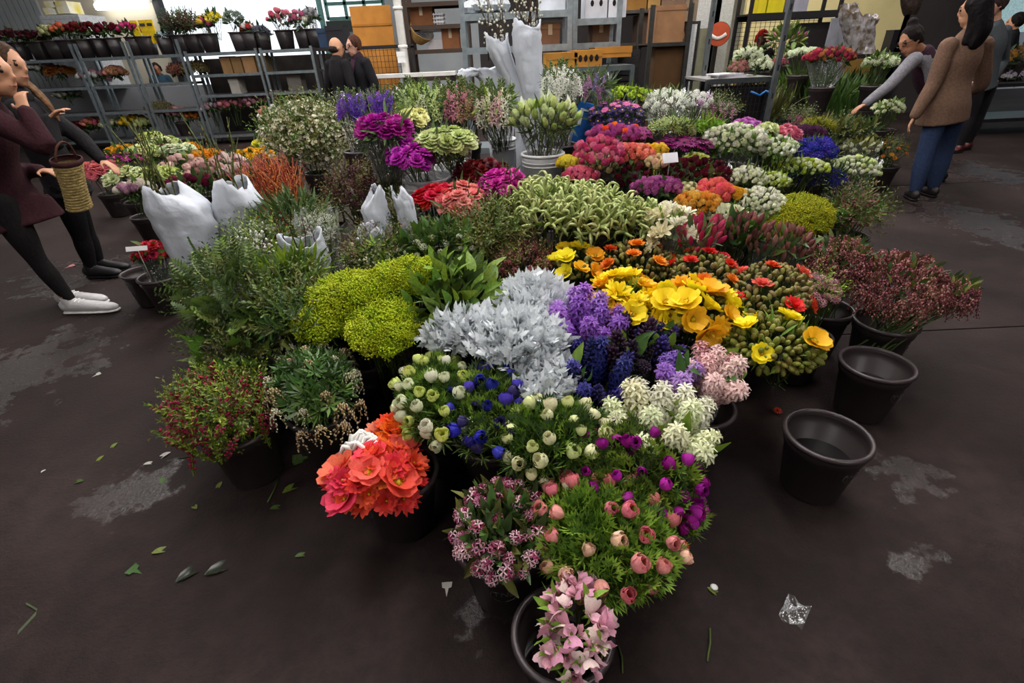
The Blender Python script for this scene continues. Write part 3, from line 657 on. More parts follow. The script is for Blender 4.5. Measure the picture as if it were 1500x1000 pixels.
# ---- left trolley racks, grey posts
YR = P(240, 215, 0)[0][1]
RX = [PY(60, 200, YR)[0] - .3, P(171, 218, 0)[0][0], P(243, 214, 0)[0][0], P(314, 211, 0)[0][0]]
lab = ['leftmost grey trolley rack of dark red flowers', 'second grey trolley rack from the wall panels', 'third grey trolley rack under the yellow packets', 'fourth grey trolley rack under the dark bushy flowers', 'last grey trolley rack before the two men']
ZS = [.18, .72, 1.2, 1.7]
xs_ = [RX[0], RX[1], RX[2], RX[3], RX[3] + 1.5, RX[3] + 2.6]
for i in range(5): rack(lab[i], xs_[i] + .02, xs_[i + 1] - .03, YR, .55, 1.95 if i < 3 else 1.74, ZS if i < 3 else [.18, .95, 1.32, 1.7], galv, plas('3a3638'))
tops = [(22, 56, 20, 8, 'dark maroon', 'rose', ('4a1420',)), (52, 58, 16, 8, 'dark wine', 'rose', ('4a1622',)), (72, 50, 11, 8, 'cream green', 'rose', ('cfd09a',)), (92, 47, 12, 8, 'coral orange', 'rose', ('e08060', 'd86a50')), (115, 47, 15, 9, 'deep red', 'rose', ('6a1420',)), (138, 47, 14, 9, 'blood red', 'rose', ('5c101c',)), (160, 46, 14, 9, 'dark crimson', 'rose', ('6c1626',)), (190, 45, 14, 7, 'hot pink', 'rose', ('c83a74',)),
        (238, 52, 8, 6, 'small white and blue', 'daisy', ('c0d0d8',)), (258, 36, 16, 12, 'dark feathery', 'heath', ('5a3440',)), (276, 34, 14, 12, 'brown feathery', 'heath', ('5c3838',)), (300, 36, 9, 7, 'pink and yellow', 'rose', ('c84a8a', 'd8c04a')), (312, 28, 14, 9, 'yellow topped', 'mum', ('c8b82a', 'd8c848')), (342, 30, 14, 10, 'grey green', 'umbel', ('7c8a7a',)), (364, 44, 7, 7, 'red and white', 'rose', ('c04a4a', 'd8d0cc')), (382, 48, 10, 8, 'grey blue', 'umbel', ('6a7080',)),
        (412, 30, 17, 12, 'tall pink', 'rose', ('d07888', 'c85a78')), (440, 32, 14, 13, 'tall rose and white', 'rose', ('c8688a', 'd8d4c8')), (456, 24, 8, 10, 'tall pale', 'rose', ('b8b4bc',))]
for x, y, a, b, cn, kd, cs in tops:
    zc = zat(x, y, YR + .25); ms = p3_(cs) if False else None
    tops_m = [(petal(h), leafm('5a7a38'), leafm('5a7a38')) for h in cs]
    bouquet('rack_bouquet', f'{cn} flowers', 'on the top shelf of the racks', x, y, a, b, zc, [(kd, .34 if kd == 'heath' else .16 if kd != 'umbel' else .12, 14 if kd != 'heath' else 34, tops_m, {'sink': .6} if kd == 'heath' else {})], [('leaf', .14, 30, [leafm('31451f', '1f3018')], {'under': .7})], base=1.7, bk='square', hz=.8, nstem=5, group='flowers on the top shelf', blabel=f'square black bucket of the {cn} flowers on the top shelf', wrap=.5 if kd == 'rose' and y < 40 else None, noc=True)
mids = [(60, 100, 12, 5, 'white', 'rose', ('d8d8d4',), 1.2), (88, 106, 16, 7, 'rust brown', 'mum', ('8a4a20', '9a5a2a'), 1.2), (138, 114, 16, 5, 'white and pink', 'rose', ('d8dcd8', 'c890a0'), 1.2), (170, 108, 10, 5, 'peach', 'rose', ('d8a080',), 1.2), (262, 104, 10, 6, 'faded rust', 'umbel', ('8a5a4a',), 1.2), (285, 102, 14, 7, 'brown green', 'umbel', ('7a6a44',), 1.32), (98, 140, 14, 5, 'white wrapped', 'rose', ('a8a89c',), .72),
        (120, 188, 12, 5, 'dark red', 'rose', ('6a1a2a',), .18), (140, 182, 14, 5, 'orange and rose', 'rose', ('d88a70', 'c86a80'), .18), (168, 183, 14, 5, 'cream', 'rose', ('cfd0a8',), .18), (196, 180, 13, 6, 'yellow', 'rose', ('d8b82a',), .18), (214, 183, 10, 5, 'lime', 'rose', ('c8cc8a',), .18), (236, 162, 14, 7, 'olive seed', 'umbel', ('8a8060',), .18), (262, 168, 14, 5, 'rosy pink', 'rose', ('c88a94',), .18), (288, 172, 12, 5, 'amber', 'rose', ('b8702a',), .18), (312, 160, 15, 6, 'white and mauve', 'rose', ('d0c4c8', 'b890a0'), .18), (342, 156, 15, 6, 'coral pink', 'rose', ('d08a8a', 'c07080'), .18), (376, 150, 14, 6, 'pale rose', 'rose', ('c890a0',), .18), (408, 145, 14, 6, 'faint pink', 'rose', ('b88a94',), .18)]
for x, y, a, b, cn, kd, cs, sh in mids:
    bouquet('rack_bouquet', f'{cn} flowers', 'on the middle shelf of the racks' if sh > .5 else 'on the bottom shelf of the racks', x, y, a * 1.25, b * 1.2, zat(x, y, YR + .25), [(kd, .17, 24, [(petal(h), leafm('5a7a38')) for h in cs])], [('leaf', .12, 24, [leafm('31451f', '1f3018')], {'under': .7})], base=sh, bk='small' if sh > .5 else 'black', hz=.5, nstem=5, group='flowers on the lower rack shelves', blabel=f'black bucket of the {cn} flowers on the racks', noc=True)
# yellow packets on the top shelf, boxes behind
for i, (x, y) in enumerate(((196, 34), (208, 33), (219, 34))):
    p = V(x, y, YR + .25); o = thing('yellow_packet', ('leftmost', 'middle', 'last')[i] + ' of three folded yellow packets above the top shelf', 'packet', (p.x, p.y, 1.9), 0, 'yellow packets'); k = MB(); k.box((0, 0, .2), (.13, .03, .4)); obj('sheet', k.mesh('sheet', mat('packet_yellow', 'd8b81a', .5, hue=.01), False), o); k = MB(); k.box((0, -.02, .32), (.1, .004, .05)); obj('label_strip', k.mesh('label_strip', plas('3a3a3a'), False), o)
p = V(207, 40, YR + .25); bucket('square', (p.x, p.y, 1.7), 'square black bucket holding the yellow packets on the top shelf', 0, water=False)
carton('white cold store box under the yellow cartons', 66, 22, 122, 60, 12.2, .8, mat('coldbox', 'b9bcc2', .5, hue=0), tape=False, zb=1.12, name='cold_box')
for i, (a, b, c, d) in enumerate(((66, 12, 80, 26), (82, 2, 100, 20), (66, 2, 81, 11))): carton(('lower', 'right hand', 'upper')[i] + ' yellow and white carton on the cold store box', a, b, c, d, 12.25, .4, mat('carton_yellow', 'd2c03a', .7, var=.0, scale=3, hue=0, col2='e4e2d4'), tape=False, group='yellow and white cartons', zb=None if i != 0 else zat(73, 22, 12.2) + .01)
# ---- middle: orange board, white pole, mesh gate
yb = 9.6; x, wd_, zb_, zt_ = span(532, 8, 572, 150, yb)
o = thing('hardboard_sheet', 'tall orange brown board leaning behind the wire gate', 'board', (x, yb, 0)); k = MB(); k.box((0, 0, zt_ / 2), (wd_ + .2, .03, zt_)); obj('sheet', k.mesh('sheet', card('b8823a'), False), o)
for z in (1.2, 1.95): k = MB(); k.box((0, -.02, z), (wd_ + .2, .012, .03)); obj('batten', k.mesh('batten', card('a06c2c'), False), o)
g0, g1 = PY(542, 72, 9.2)[0], PY(586, 72, 9.2)[0]; zt_ = zat(560, 69, 9.2); o = thing('wire_gate', 'black wire mesh gate before the orange board', 'gate', ((g0 + g1) / 2, 9.2, 0)); hw = (g1 - g0) / 2 + .2
for sx in (-1, 1): k = MB(); k.box((sx * hw, 0, zt_ / 2), (.05, .05, zt_)); obj('frame_post', k.mesh('frame_post', blk, False), o)
k = MB(); k.box((0, 0, zt_), (2 * hw + .05, .05, .05)); obj('frame_top', k.mesh('frame_top', blk, False), o)
for i in range(14): k = MB(); k.box((-hw + 2 * hw * (i + .5) / 14, 0, zt_ / 2), (.006, .006, zt_)); obj('wire', k.mesh('wire', blk, False), o)
for i in range(20): k = MB(); k.box((0, .006, zt_ * (i + .5) / 20), (2 * hw, .006, .006)); obj('wire', k.mesh('wire', blk, False), o)
def pole(label, px, py, Y, r, m, h=4.5, name='pole', cat='pole'):
    p = V(px, py, Y); o = thing(name, label, cat, (p.x, Y, 0)); k = MB(); k.tube([(0, 0, 0), (0, 0, h)], r, 10); obj('shaft', k.mesh('shaft', m), o); k = MB(); k.tube([(0, 0, 0), (0, 0, .03)], r * 2, 10); obj('foot_plate', k.mesh('foot_plate', m), o)
    for z in (1.6, 2.1): k = MB(); k.tube([(0, 0, z), (0, 0, z + .04)], r * 1.25, 10); obj('band', k.mesh('band', m), o)
pole('white wrapped pole beside the orange board', 593, 90, 9.0, .06, plas('cfccc8'))
carton('small white switch box on the white pole', 582, 76, 593, 92, 8.86, .06, plas('d8d8d8'), tape=False, name='switch_box')
carton('black lidded tub on the shelf behind the two men', 478, 38, 503, 68, 9.6, .45, plas('1e1c22'), tape=False, name='storage_tub', cat='tub'); carton('dark blue tub beside the black lidded tub', 466, 42, 479, 70, 9.62, .4, plas('24344e'), tape=False, name='storage_tub', cat='tub')
rack('low dark shelf holding tubs behind the two men', PY(462, 90, 9.6)[0], PY(508, 90, 9.6)[0], 9.58, .5, zat(485, 68, 9.6), [.3, .9, zat(485, 69, 9.6)], blk, blk)
# dark shelving with baskets
Yd = 9.4; xd0, xd1 = PY(598, 80, Yd)[0], PY(690, 80, Yd)[0]; shz = [zat(640, 112, Yd), zat(640, 72, Yd), zat(640, 36, Yd), zat(640, 2, Yd)]
rack('dark shelf unit of baskets and cartons behind the snapdragons', xd0, xd1, Yd, .6, 2.9, [.3] + shz, mat('dark_wood', '3a2c24', .7, hue=0), mat('dark_wood', '3a2c24', .7, hue=0), thick=.06, pw=.07)
carton('brown carton on the upper dark shelf', 600, 4, 633, 34, Yd + .1, .4, card('6e4a2c'), zb=shz[2]); carton('brown carton under the bouquet on the dark shelf', 647, 36, 672, 70, Yd + .1, .4, card('7a5434'), zb=shz[1])
def basket(label, x0, y0, x1, y1, Y, zb, col, name='wire_basket'):
    x, w_, b, t = span(x0, y0, x1, y1, Y); h = t - b; o = thing(name, label, 'basket', (x, Y + .16, zb)); m = plas(col)
    for i in range(9):
        for sy in (-1, 1): k = MB(); k.box((-w_ / 2 + w_ * (i + .5) / 9, sy * .15, h / 2), (.012, .008, h)); obj('slat', k.mesh('slat', m, False), o)
    for i in range(5):
        k = MB(); z = h * (i + .5) / 5
        for sy in (-1, 1): k.box((0, sy * .155, z), (w_, .008, .018))
        for sx in (-1, 1): k.box((sx * w_ / 2, 0, z), (.008, .31, .018))
        obj('hoop', k.mesh('hoop', m, False), o)
    k = MB(); k.box((0, 0, .006), (w_, .3, .012)); obj('base', k.mesh('base', m, False), o)
basket('upper white wire basket on the dark shelf', 614, 18, 650, 46, Yd + .12, zat(632, 46, Yd), 'c4c2c6'); basket('lower white wire basket on the dark shelf', 626, 50, 652, 64, Yd + .12, shz[1], 'b8b2b4')
p = V(613, 66, Yd + .2); o = thing('wicker_basket', 'round tipped wicker basket on the dark shelf', 'basket', (p.x, p.y, shz[1])); 
for i in range(9): k = MB(); r_ = .1 + .012 * i; k.lathe([(r_, 0), (r_ + .012, .012), (r_, .024)], 18); v = k.v[-1]; v[:, 2] += .022 * i; v[:] = v @ np.array(zto((.55, -.5, .75))).T + np.array([0, 0, .14]); obj('coil', k.mesh('coil', mat('wicker', '9a7840', .8, var=.2, scale=40, hue=.01)), o)
o = thing('counter_shelf', 'long counter with a frayed white edge before the dark shelf', 'shelf', (PY(600, 112, 8.9)[0], 8.8, 0)); zc_ = zat(600, 110, 8.7); k = MB(); k.box((0, 0, zc_), (1.5, .35, .05)); obj('top', k.mesh('top', plas('d8d6d2'), False), o)
for sx in (-1, 1): k = MB(); k.box((sx * .7, 0, zc_ / 2), (.06, .3, zc_)); obj('leg', k.mesh('leg', blk, False), o)
# ---- galvanised rack with white boxes
Yg = 6.9; ga, gb, gc = PY(676, 60, Yg)[0], PY(838, 60, Yg)[0], PY(918, 60, Yg)[0]; zs = zat(760, 17, Yg); zl = zat(780, 66, Yg)
rack('galvanised steel rack behind the white paper wraps', ga, gb, Yg, .55, 3.2, [.4, zl, zs], galv, metal('7c868c'), thick=.07, pw=.06)
rack('galvanised steel rack under the white cartons', gb + .05, gc, Yg + .35, .55, 3.2, [.4, zl, zat(880, 24, Yg)], galv, metal('7c868c'), thick=.07, pw=.06)
zs2 = zat(880, 24, Yg)
for i, (a, b, wh) in enumerate(((792, 828, 'before the two holed ones'), (858, 890, 'with two dark hand holes'), (892, 918, 'at the end of the shelf'))):
    carton('white carton on the galvanised shelf ' + wh, a, -14, b, 20, Yg + .4, .4, card('c9ccd4'), holes=0 if i == 0 else 2, tape=False, zb=zs if i == 0 else zs2, group='white cartons on the galvanised shelf')
o = thing('plastic_bag', 'crumpled clear plastic bag on the galvanised shelf', 'bag', (PY(708, 10, Yg)[0], Yg + .25, zs)); k = MB()
for i in range(7): k.ball((random.uniform(-.22, .22), random.uniform(-.1, .1), .06 + .04 * random.random()), (.12, .1, .08), 7, 4)
obj('film', k.mesh('film', mat('bag_film', 'aeb4ba', .3, .5, var=.2, hue=0), False), o)
carton('brown carton on the middle galvanised shelf', 792, 34, 820, 64, Yg + .1, .4, card('7a5a40'), zb=zl); carton('dark brown carton behind the rack post', 868, 30, 893, 60, Yg + .5, .35, card('5c4436'), zb=zl)
for i, (a, b, y0, y1, yy) in enumerate(((800, 845, 78, 100, 6.2), (842, 882, 74, 98, 6.2), (872, 925, 69, 84, 6.6))):
    carton(('orange brown tray carton beside the white stocks', 'orange brown tray carton with dark holes', 'orange brown tray carton under green stems')[i], a, y0, b, y1, yy, .45, card('b07a34'), holes=(0, 4, 0)[i], tape=False, zb=zat((a + b) / 2, y1, yy), group='orange tray cartons', name='tray_carton')
rack('low grey bench carrying the orange tray cartons', PY(795, 98, 6.15)[0], PY(930, 98, 6.15)[0], 6.15, .95, zat(842, 98, 6.2) - .012, [.5, zat(842, 98, 6.2) - .002], steel, steel)
# stacked black crates
for i in range(7):
    x, w_, b, t = span(904, 72, 934, 150, 6.9); o = thing('black_crate', f'{("lowest", "second", "third", "fourth", "fifth", "sixth", "topmost")[i]} black slatted crate stacked before the wooden cabinet', 'crate', (x, 7.1, i * t / 7), 0, 'stacked black crates'); h = t / 7 - .004
    for j in range(3):
        k = MB(); z = h * (j + .5) / 3
        for sy in (-1, 1): k.box((0, sy * .2, z), (w_, .015, h / 3 - .012))
        for sx in (-1, 1): k.box((sx * w_ / 2, 0, z), (.015, .4, h / 3 - .012))
        obj('slat', k.mesh('slat', blk, False), o)
    k = MB(); k.box((0, 0, .006), (w_, .4, .012)); obj('base', k.mesh('base', blk, False), o)
    for sx in (-1, 1):
        for sy in (-1, 1): k = MB(); k.box((sx * (w_ / 2 - .01), sy * .19, h / 2), (.025, .025, h)); obj('corner', k.mesh('corner', blk, False), o)
# wooden cabinet with metal frame, cartons above
Yc = 8.6; ca, cb = PY(955, 60, Yc)[0], PY(1006, 60, Yc)[0]; z1 = zat(980, 62, Yc)
rack('steel framed cabinet of brown boards', ca - .05, cb + .05, Yc, .7, zat(980, 6, Yc), [.3, z1], metal('4a4a48'), mat('ply_dark', '3e2e22', .8, hue=0), name='board_cabinet', pw=.06)
carton('large worn brown board box on the steel cabinet', 961, 8, 1003, 60, Yc + .08, .5, card('8a6648'), zb=z1, tape=False); carton('dark brown wooden chest in the bottom of the steel cabinet', 957, 66, 1002, 150, Yc + .08, .5, card('4e3522'), zb=.3, tape=False, name='wooden_chest', cat='chest')
Yh = 10.4
rack('tall shelf of cartons behind the steel cabinet', PY(884, 60, Yh)[0], PY(1008, 60, Yh)[0], Yh, .7, 3.3, [.4, zat(940, 62, Yh), zat(940, 14, Yh)], metal('5a5652'), mat('ply_dark', '3e2e22', .8, hue=0))
for i, (a, b, y0, y1) in enumerate(((908, 948, -18, 12), (950, 968, -18, 10), (970, 1004, -14, 6))): carton(('wide brown carton at the left of the high shelf', 'narrow brown carton in the middle of the high shelf', 'brown carton at the end of the high shelf')[i], a, y0, b, y1, Yh + .1, .5, card(('8a6230', 'a07a4a', '7a6450')[i]), zb=zat(940, 14, Yh), group='cartons on the high shelf')
carton('dark carton with an open front on the tall shelf', 934, 22, 956, 58, Yh + .1, .4, card('4a3a30'), zb=zat(940, 62, Yh), tape=False); carton('grey brown carton hanging high beside the walking man', 1004, -6, 1022, 31, 11.5, .5, card('8a7864'), holes=1, tape=False)
rack('narrow stand under the high grey brown carton', PY(1003, 60, 11.5)[0], PY(1023, 60, 11.5)[0], 11.5, .55, zat(1013, 31, 11.5), [.4, zat(1013, 31.2, 11.5)], metal('4a4a48'), blk)
carton('black bin bag column beside the high shelf', 884, 6, 900, 62, 8.2, .35, plas('1c1a1c'), tape=False, zb=0, name='black_cabinet', cat='cabinet')
# white columns, red disc, slim post
for i, (px, wv, nm) in enumerate(((1030, .55, 'trim_2'), (1052, .4, 'trim_3'))): p = V(px, 60, 13.5); wallbox(nm, (p.x, 13.5, 2.3), (wv, .2, 4.6), mat('column_white', 'c9cacc', .7, hue=0))
p = V(1053, 50, 12.6); o = thing('round_sign', 'round orange red sign with a white swirl on a black backing', 'sign', (p.x, 12.6, p.z)); rr_ = 15 * MPP(p)
k = MB(); k.lathe([(.001, .03), (rr_, .03), (rr_, -.03), (.001, -.03)], 28); k.v[-1][:] = k.v[-1] @ np.array(zto((-.45, -1, 0))).T; obj('disc', k.mesh('disc', plas('c84a2c'), False), o)
k = MB(); k.tube([np.array((rr_ * .35 * math.sin(t * 3), rr_ * (.7 - 1.4 * t), .036)) @ np.array(zto((-.45, -1, 0))).T for t in np.linspace(0, 1, 12)], .04, 6); obj('swirl', k.mesh('swirl', plas('dedede')), o)
k = MB(); k.lathe([(.001, -.04), (rr_ * 1.04, -.04), (rr_ * 1.04, -.12), (.001, -.12)], 28); k.v[-1][:] = k.v[-1] @ np.array(zto((-.45, -1, 0))).T; obj('backing', k.mesh('backing', blk, False), o)
k = MB(); k.box((0, .1, -p.z / 2), (.08, .08, p.z)); obj('stand', k.mesh('stand', blk, False), o)
carton('small grey green gas bottle cabinet by the white column', 1025, 42, 1034, 76, 12.8, .2, plas('8a8a74'), tape=False, zb=0, name='wall_cabinet', cat='cabinet')
# ---- black wire table with flowers and papers
Yw = 5.6; ta_, tb_ = PY(1036, 114, Yw)[0], PY(1134, 114, Yw)[0]; zt2 = zat(1085, 114, Yw)
o = rack('grey topped black wire mesh table', ta_, tb_, Yw, .7, zt2 - .01, [zt2], metal('5c6064'), mat('table_top', '7c7a78', .6, hue=0), name='wire_table', pw=.04)
for i in range(16): k = MB(); k.box(((i + .5) / 16 * (tb_ - ta_) - (tb_ - ta_) / 2, -.36, zt2 / 2), (.008, .008, zt2 - .08)); obj('wire', k.mesh('wire', blk, False), o)
for i in range(14): k = MB(); k.box((0, -.352, .04 + (zt2 - .1) * (i + .5) / 14), (tb_ - ta_, .006, .008)); obj('wire', k.mesh('wire', blk, False), o)
k = MB(); k.box((0, -.3, zt2 / 2 - .02), (tb_ - ta_ - .06, .01, zt2 - .1)); obj('dark_panel', k.mesh('dark_panel', plas('1a1718'), False), o)
k = MB(); k.tube([(.12 + .05 * i, -.37 - .01 * (i % 2), zt2 - .13 - .02 * (i % 3)) for i in range(6)], .012, 5); obj('blue_tie', k.mesh('blue_tie', plas('1c62a8')), o)
for i in range(3): p = V(1062 - i * 3, 108, Yw + .3); o = tag(boxobj('magazine', (p.x, Yw + .2, zt2 + .006 + i * .013), (.3, .22, .012), plas(('c4bcc4', 'a8a8b4', 'd0ccd0')[i]), rz=.15 * i), ('bottom', 'middle', 'top')[i] + ' magazine of the stack on the wire table', 'magazine', 'magazines on the wire table')
for x, y, a, b, cn, cs in ((1096, 82, 20, 11, 'white', ('e0e4cc', 'd8dfba')), (1112, 96, 18, 13, 'creamy white', ('e4e8d0', 'd6ddb4')), (1082, 100, 14, 12, 'dusty rose', ('a86a6a', 'b87a78')), (1142, 92, 10, 8, 'small pink', ('b86070',))):
    bouquet('table_bouquet', f'{cn} blossoms', 'on the black wire table', x, y, a, b, zat(x, y, Yw + .3), [('cluster', .085, 22, [(petal(cs[0]), petal(cs[-1]), leafm('4f6b2a'))])], [('leaf', .07, 30, [leafm('4f6b2a')])], base=zt2, bk=None, hz=.7, nstem=5, noc=True)
def sloped(label, x0, y0, x1, y1, Y, m, r=.025):
    a, b = V(x0, y0, Y), V(x1, y1, Y); o = thing('steel_post', label, 'post', (b.x, b.y, 0)); k = MB(); k.box((0, 0, 1.6), (2 * r, 2 * r, 3.2)); obj('shaft', k.mesh('shaft', m, False), o); k = MB(); k.box((0, 0, .01), (.14, .14, .02)); obj('base_plate', k.mesh('base_plate', m, False), o)
    for i in range(10): k = MB(); k.box((0, -r - .001, .5 + i * .25), (.014, .003, .05)); obj('slot', k.mesh('slot', blk, False), o)
sloped('slotted grey steel post at the wire table corner', 1150, 30, 1130, 140, 5.5, metal('7a8084'), .022); sloped('slotted grey steel post left of the wire table', 1045, 20, 1029, 122, 6.2, metal('7a8084'), .022)
# ---- black rack before the yellow wall
Yk = 8.6; ka, kb = PY(1098, 20, Yk)[0], PY(1232, 20, Yk)[0]; zk = zat(1165, 17, Yk)
o = rack('black steel rack of yellow tubs before the yellow wall', ka, kb, Yk, .5, 3.0, [.5, 1.05, zk], plas('1c191b'), plas('1c191b'), thick=.09, pw=.045)
for i in range(18): k = MB(); k.box((-(kb - ka) / 2 + (kb - ka) * (i + .5) / 18, .24, zk / 2 + .6), (.006, .006, zk - 1.2)); obj('wire', k.mesh('wire', blk, False), o)
for i in range(10): k = MB(); k.box((0, .246, 1.2 + (zk - 1.25) * i / 10), (kb - ka, .006, .006)); obj('wire', k.mesh('wire', blk, False), o)
for i, (a, b, c) in enumerate(((1112, 1124, 'c8b820'), (1126, 1150, 'c2b41c'), (1155, 1185, '8a8894'))): carton(('small yellow tub on the black rack', 'large yellow tub on the black rack', 'grey tub on the black rack')[i], a, -12, b, 14, Yk + .1, .3, plas(c), tape=False, zb=zk, name='storage_tub', cat='tub')
carton('dark board panel on the black rack', 1160, 34, 1212, 74, Yk + .12, .06, plas('2c2628'), tape=False, zb=1.05, name='display_panel', cat='panel')
def leanboard(label, x0, y0, x1, y1, Y, m, dep=.03, name='grey_board', zb=0):
    x, w_, b, t = span(x0, y0, x1, y1, Y); o = thing(name, label, 'board', (x, Y, zb)); k = MB(); k.box((0, 0, (t - zb) / 2), (w_, dep, t - zb)); obj('sheet', k.mesh('sheet', m, False), o); k = MB(); k.box((0, 0, t - zb + .005), (w_ + .01, dep + .01, .012)); obj('edge', k.mesh('edge', m, False), o)
leanboard('upright grey board beside the cellophane bundle', 1212, 28, 1226, 80, 8.3, plas('7c7c84')); leanboard('tall grey board behind the cellophane bundle', 1224, 8, 1246, 80, 8.4, plas('84848c'))
leanboard('black clothes rail panel behind the woman with glasses', 1296, 45, 1318, 100, 9.5, plas('1a181c'), .2, 'clothes_rail')
def crumple(name, label, cat, pts, Y, m, thick=.1, n=9, zb=None, ground=False):
    """upright crumpled wrap from a photo outline: left and right pixel at several heights"""
    g = []; rows = []
    for (xl, xr, y) in pts:
        a, b = PY(xl, y, Y), PY(xr, y, Y); rows.append((a, b))
    base = (rows[-1][0] + rows[-1][1]) / 2; o = thing(name, label, cat, (base[0], base[1], base[2] if zb is None else zb)); off = np.array(o.location)
    if ground: cx_ = np.array([base[0], base[1], .0]); rows.append((cx_ + np.array([-.06, 0, .02]), cx_ + np.array([.06, 0, .02]))); o.location = tuple(cx_); off = cx_
    ph = RNG.random(28) * 2 - 1; n_ = 28; fold = [.06 * math.sin(j * 2.1) + .06 * ph[j] for j in range(n_)]; jag = RNG.normal(size=n_) * .007 + .03 * np.sin(np.arange(n_) * .45 + RNG.random() * 6)
    for i, (a, b) in enumerate(rows):
        c = (a + b) / 2; hw = np.linalg.norm(b - a) / 2; row = []; f_ = 1 - .5 * i / len(rows)
        for j in range(n_):
            an = j * 6.283 / n_; q = 1 + fold[j] * f_ + RNG.normal() * .025; sq = 1 / max(abs(math.cos(an)), abs(math.sin(an))) ** .35
            row.append(c + np.array([math.cos(an) * hw * q * sq * .93, math.sin(an) * min(hw, thick) * q * sq * .9, (jag[j] if i == 0 else RNG.normal() * .006)]) - off)
        g.append(row)
    G = []
    for i in range(len(g) - 1):
        for t in (0, .33, .66): G.append([(1 - t) * g[i][j] + t * g[i + 1][j] + RNG.normal(size=3) * .0035 for j in range(n_)])
    G.append(g[-1]); k = MB(); k.grid(G, 0, True); return o, k.mesh('sheet', m, True)
foil = mat('crinkled_film', 'b8b4b8', .18, .6, metal=.35, var=.35, scale=14, bump=.8, hue=0, col2='6a5a48')
o, me = crumple('cellophane_bundle', 'tall bundle of crinkled cellophane before the grey boards', 'bundle', [(1232, 1252, 8), (1230, 1258, 20), (1232, 1266, 35), (1236, 1272, 50), (1238, 1278, 65), (1240, 1284, 78)], 7.75, foil, .12); obj('film', me, o); 
o2, me = crumple('cellophane_bundle', 'short bundle of crinkled cellophane leaning outward', 'bundle', [(1262, 1288, 24), (1260, 1282, 36), (1262, 1280, 50), (1262, 1278, 66), (1258, 1282, 80)], 7.7, foil, .1); obj('film', me, o2)
rack('low black table under the cellophane bundles', PY(1195, 84, 7.6)[0], PY(1320, 84, 7.6)[0], 7.5, .6, zat(1258, 79, 7.7), [.3, zat(1258, 79, 7.7)], blk, blk)
o, me = crumple('cellophane_bundle', 'hanging dark bundle of twigs in film above the woman with glasses', 'bundle', [(1318, 1352, -20), (1320, 1350, -5), (1322, 1345, 10), (1326, 1340, 22)], 8.6, mat('twig_bundle', '3a2a22', .8, var=.4, scale=30, hue=0), .12); obj('film', me, o)
k = MB(); k.box((0, .05, -.9), (.05, .05, 2.4)); obj('stand', k.mesh('stand', blk, False), o)
k = MB(); k.box((0, .05, -o.location.z + .01), (.4, .4, .02)); obj('foot', k.mesh('foot', blk, False), o); k = MB(); k.box((0, .05, -o.location.z / 2), (.05, .05, o.location.z)); obj('stand', k.mesh('stand', blk, False), o)
# far right display
Yf = 8.4; xa_, xb_ = PY(1462, 115, Yf)[0], PY(1500, 115, Yf)[0] + 2.4; zf = zat(1482, 122, Yf)
rack('dark display bench at the far right', xa_, xb_, Yf, .8, zf, [.25, zf], blk, blk)
for i, (x, y, a, b, cn, cs) in enumerate(((1474, 84, 14, 14, 'amber', ('9a6a20', 'a87a30')), (1496, 80, 14, 16, 'ochre', ('8a6428',)), (1470, 112, 14, 7, 'pale lilac', ('b8aebc',)), (1494, 112, 16, 7, 'white lilac', ('c8c0cc', '9a8ea8')))):
    bouquet('wrapped_bouquet', f'{cn} flowers in cellophane', 'on the far right bench', x, y, a, b, zat(x, y, Yf + .4), [('cluster', .14, 14, [(petal(cs[0]), petal(cs[-1]), leafm('4f6b2a'))])], [('leaf', .14, 30, [leafm('31451f', '1f3018')], {'under': .7})], base=zf, bk='small' if i < 2 else None, wrap=1.0, hz=.8, nstem=5, noc=True)
xo = PY(1490, 10, 14)[0]; wallbox('door_1', (xo, 13.9, 2.2), (2.2, .05, 1.6), mat('door_light', 'a8c8cc', .4, hue=0, emit=.7))
# ---- white paper wraps with blossom twigs behind the stall, blue box
paper = mat('white_paper', 'bcc0ca', .8, .2, var=.05, scale=9, bump=.8, hue=0)
def paperwrap(label, pts, Y, twigs, thick=.1, zb=None, tw='blossomtwig', tl=.5, tm=None, n=0, ground=True):
    o, me = crumple('paper_wrap', label, 'wrapped bunch', pts, Y, paper, thick, zb=zb, ground=ground); s_ = obj('paper', me, o)
    d2 = s_.modifiers.new('t', 'SOLIDIFY'); d2.thickness = .004
    off = np.array(o.location); (xl, xr, y) = pts[0]
    for i in range(twigs):
        a = PY(xl + (xr - xl) * (i + .6) / (twigs + .2), y + 10, Y) - off; dx = RNG.normal() * .18; ax = (dx - .05, RNG.normal() * .12, 1)
        obj('twig', head(tw, tm or (mat('twig_brown', '4a3a26', .7), petal('e6e4d4'))), o, a - np.array(ax) * .12, Matrix((zto(ax)).tolist()).to_euler(), tl * RNG.uniform(.8, 1.2))
    return o
Yp = 4.6
paperwrap('tall white paper wrap of blossom twigs, right of the pair', [(752, 792, 34), (749, 793, 50), (752, 793, 75), (756, 794, 100), (762, 796, 125), (768, 798, 150)], Yp, 7, .13, tl=.55)
paperwrap('tall white paper wrap of blossom twigs, left of the pair', [(711, 744, 54), (712, 746, 70), (722, 752, 90), (734, 760, 110), (746, 772, 135), (752, 780, 150)], Yp + .1, 5, .12, tl=.5)
paperwrap('fallen white paper wrap lying behind the snapdragons', [(668, 720, 108), (672, 735, 100), (690, 745, 104), (700, 750, 116), (705, 755, 130)], Yp + .3, 0, .1)
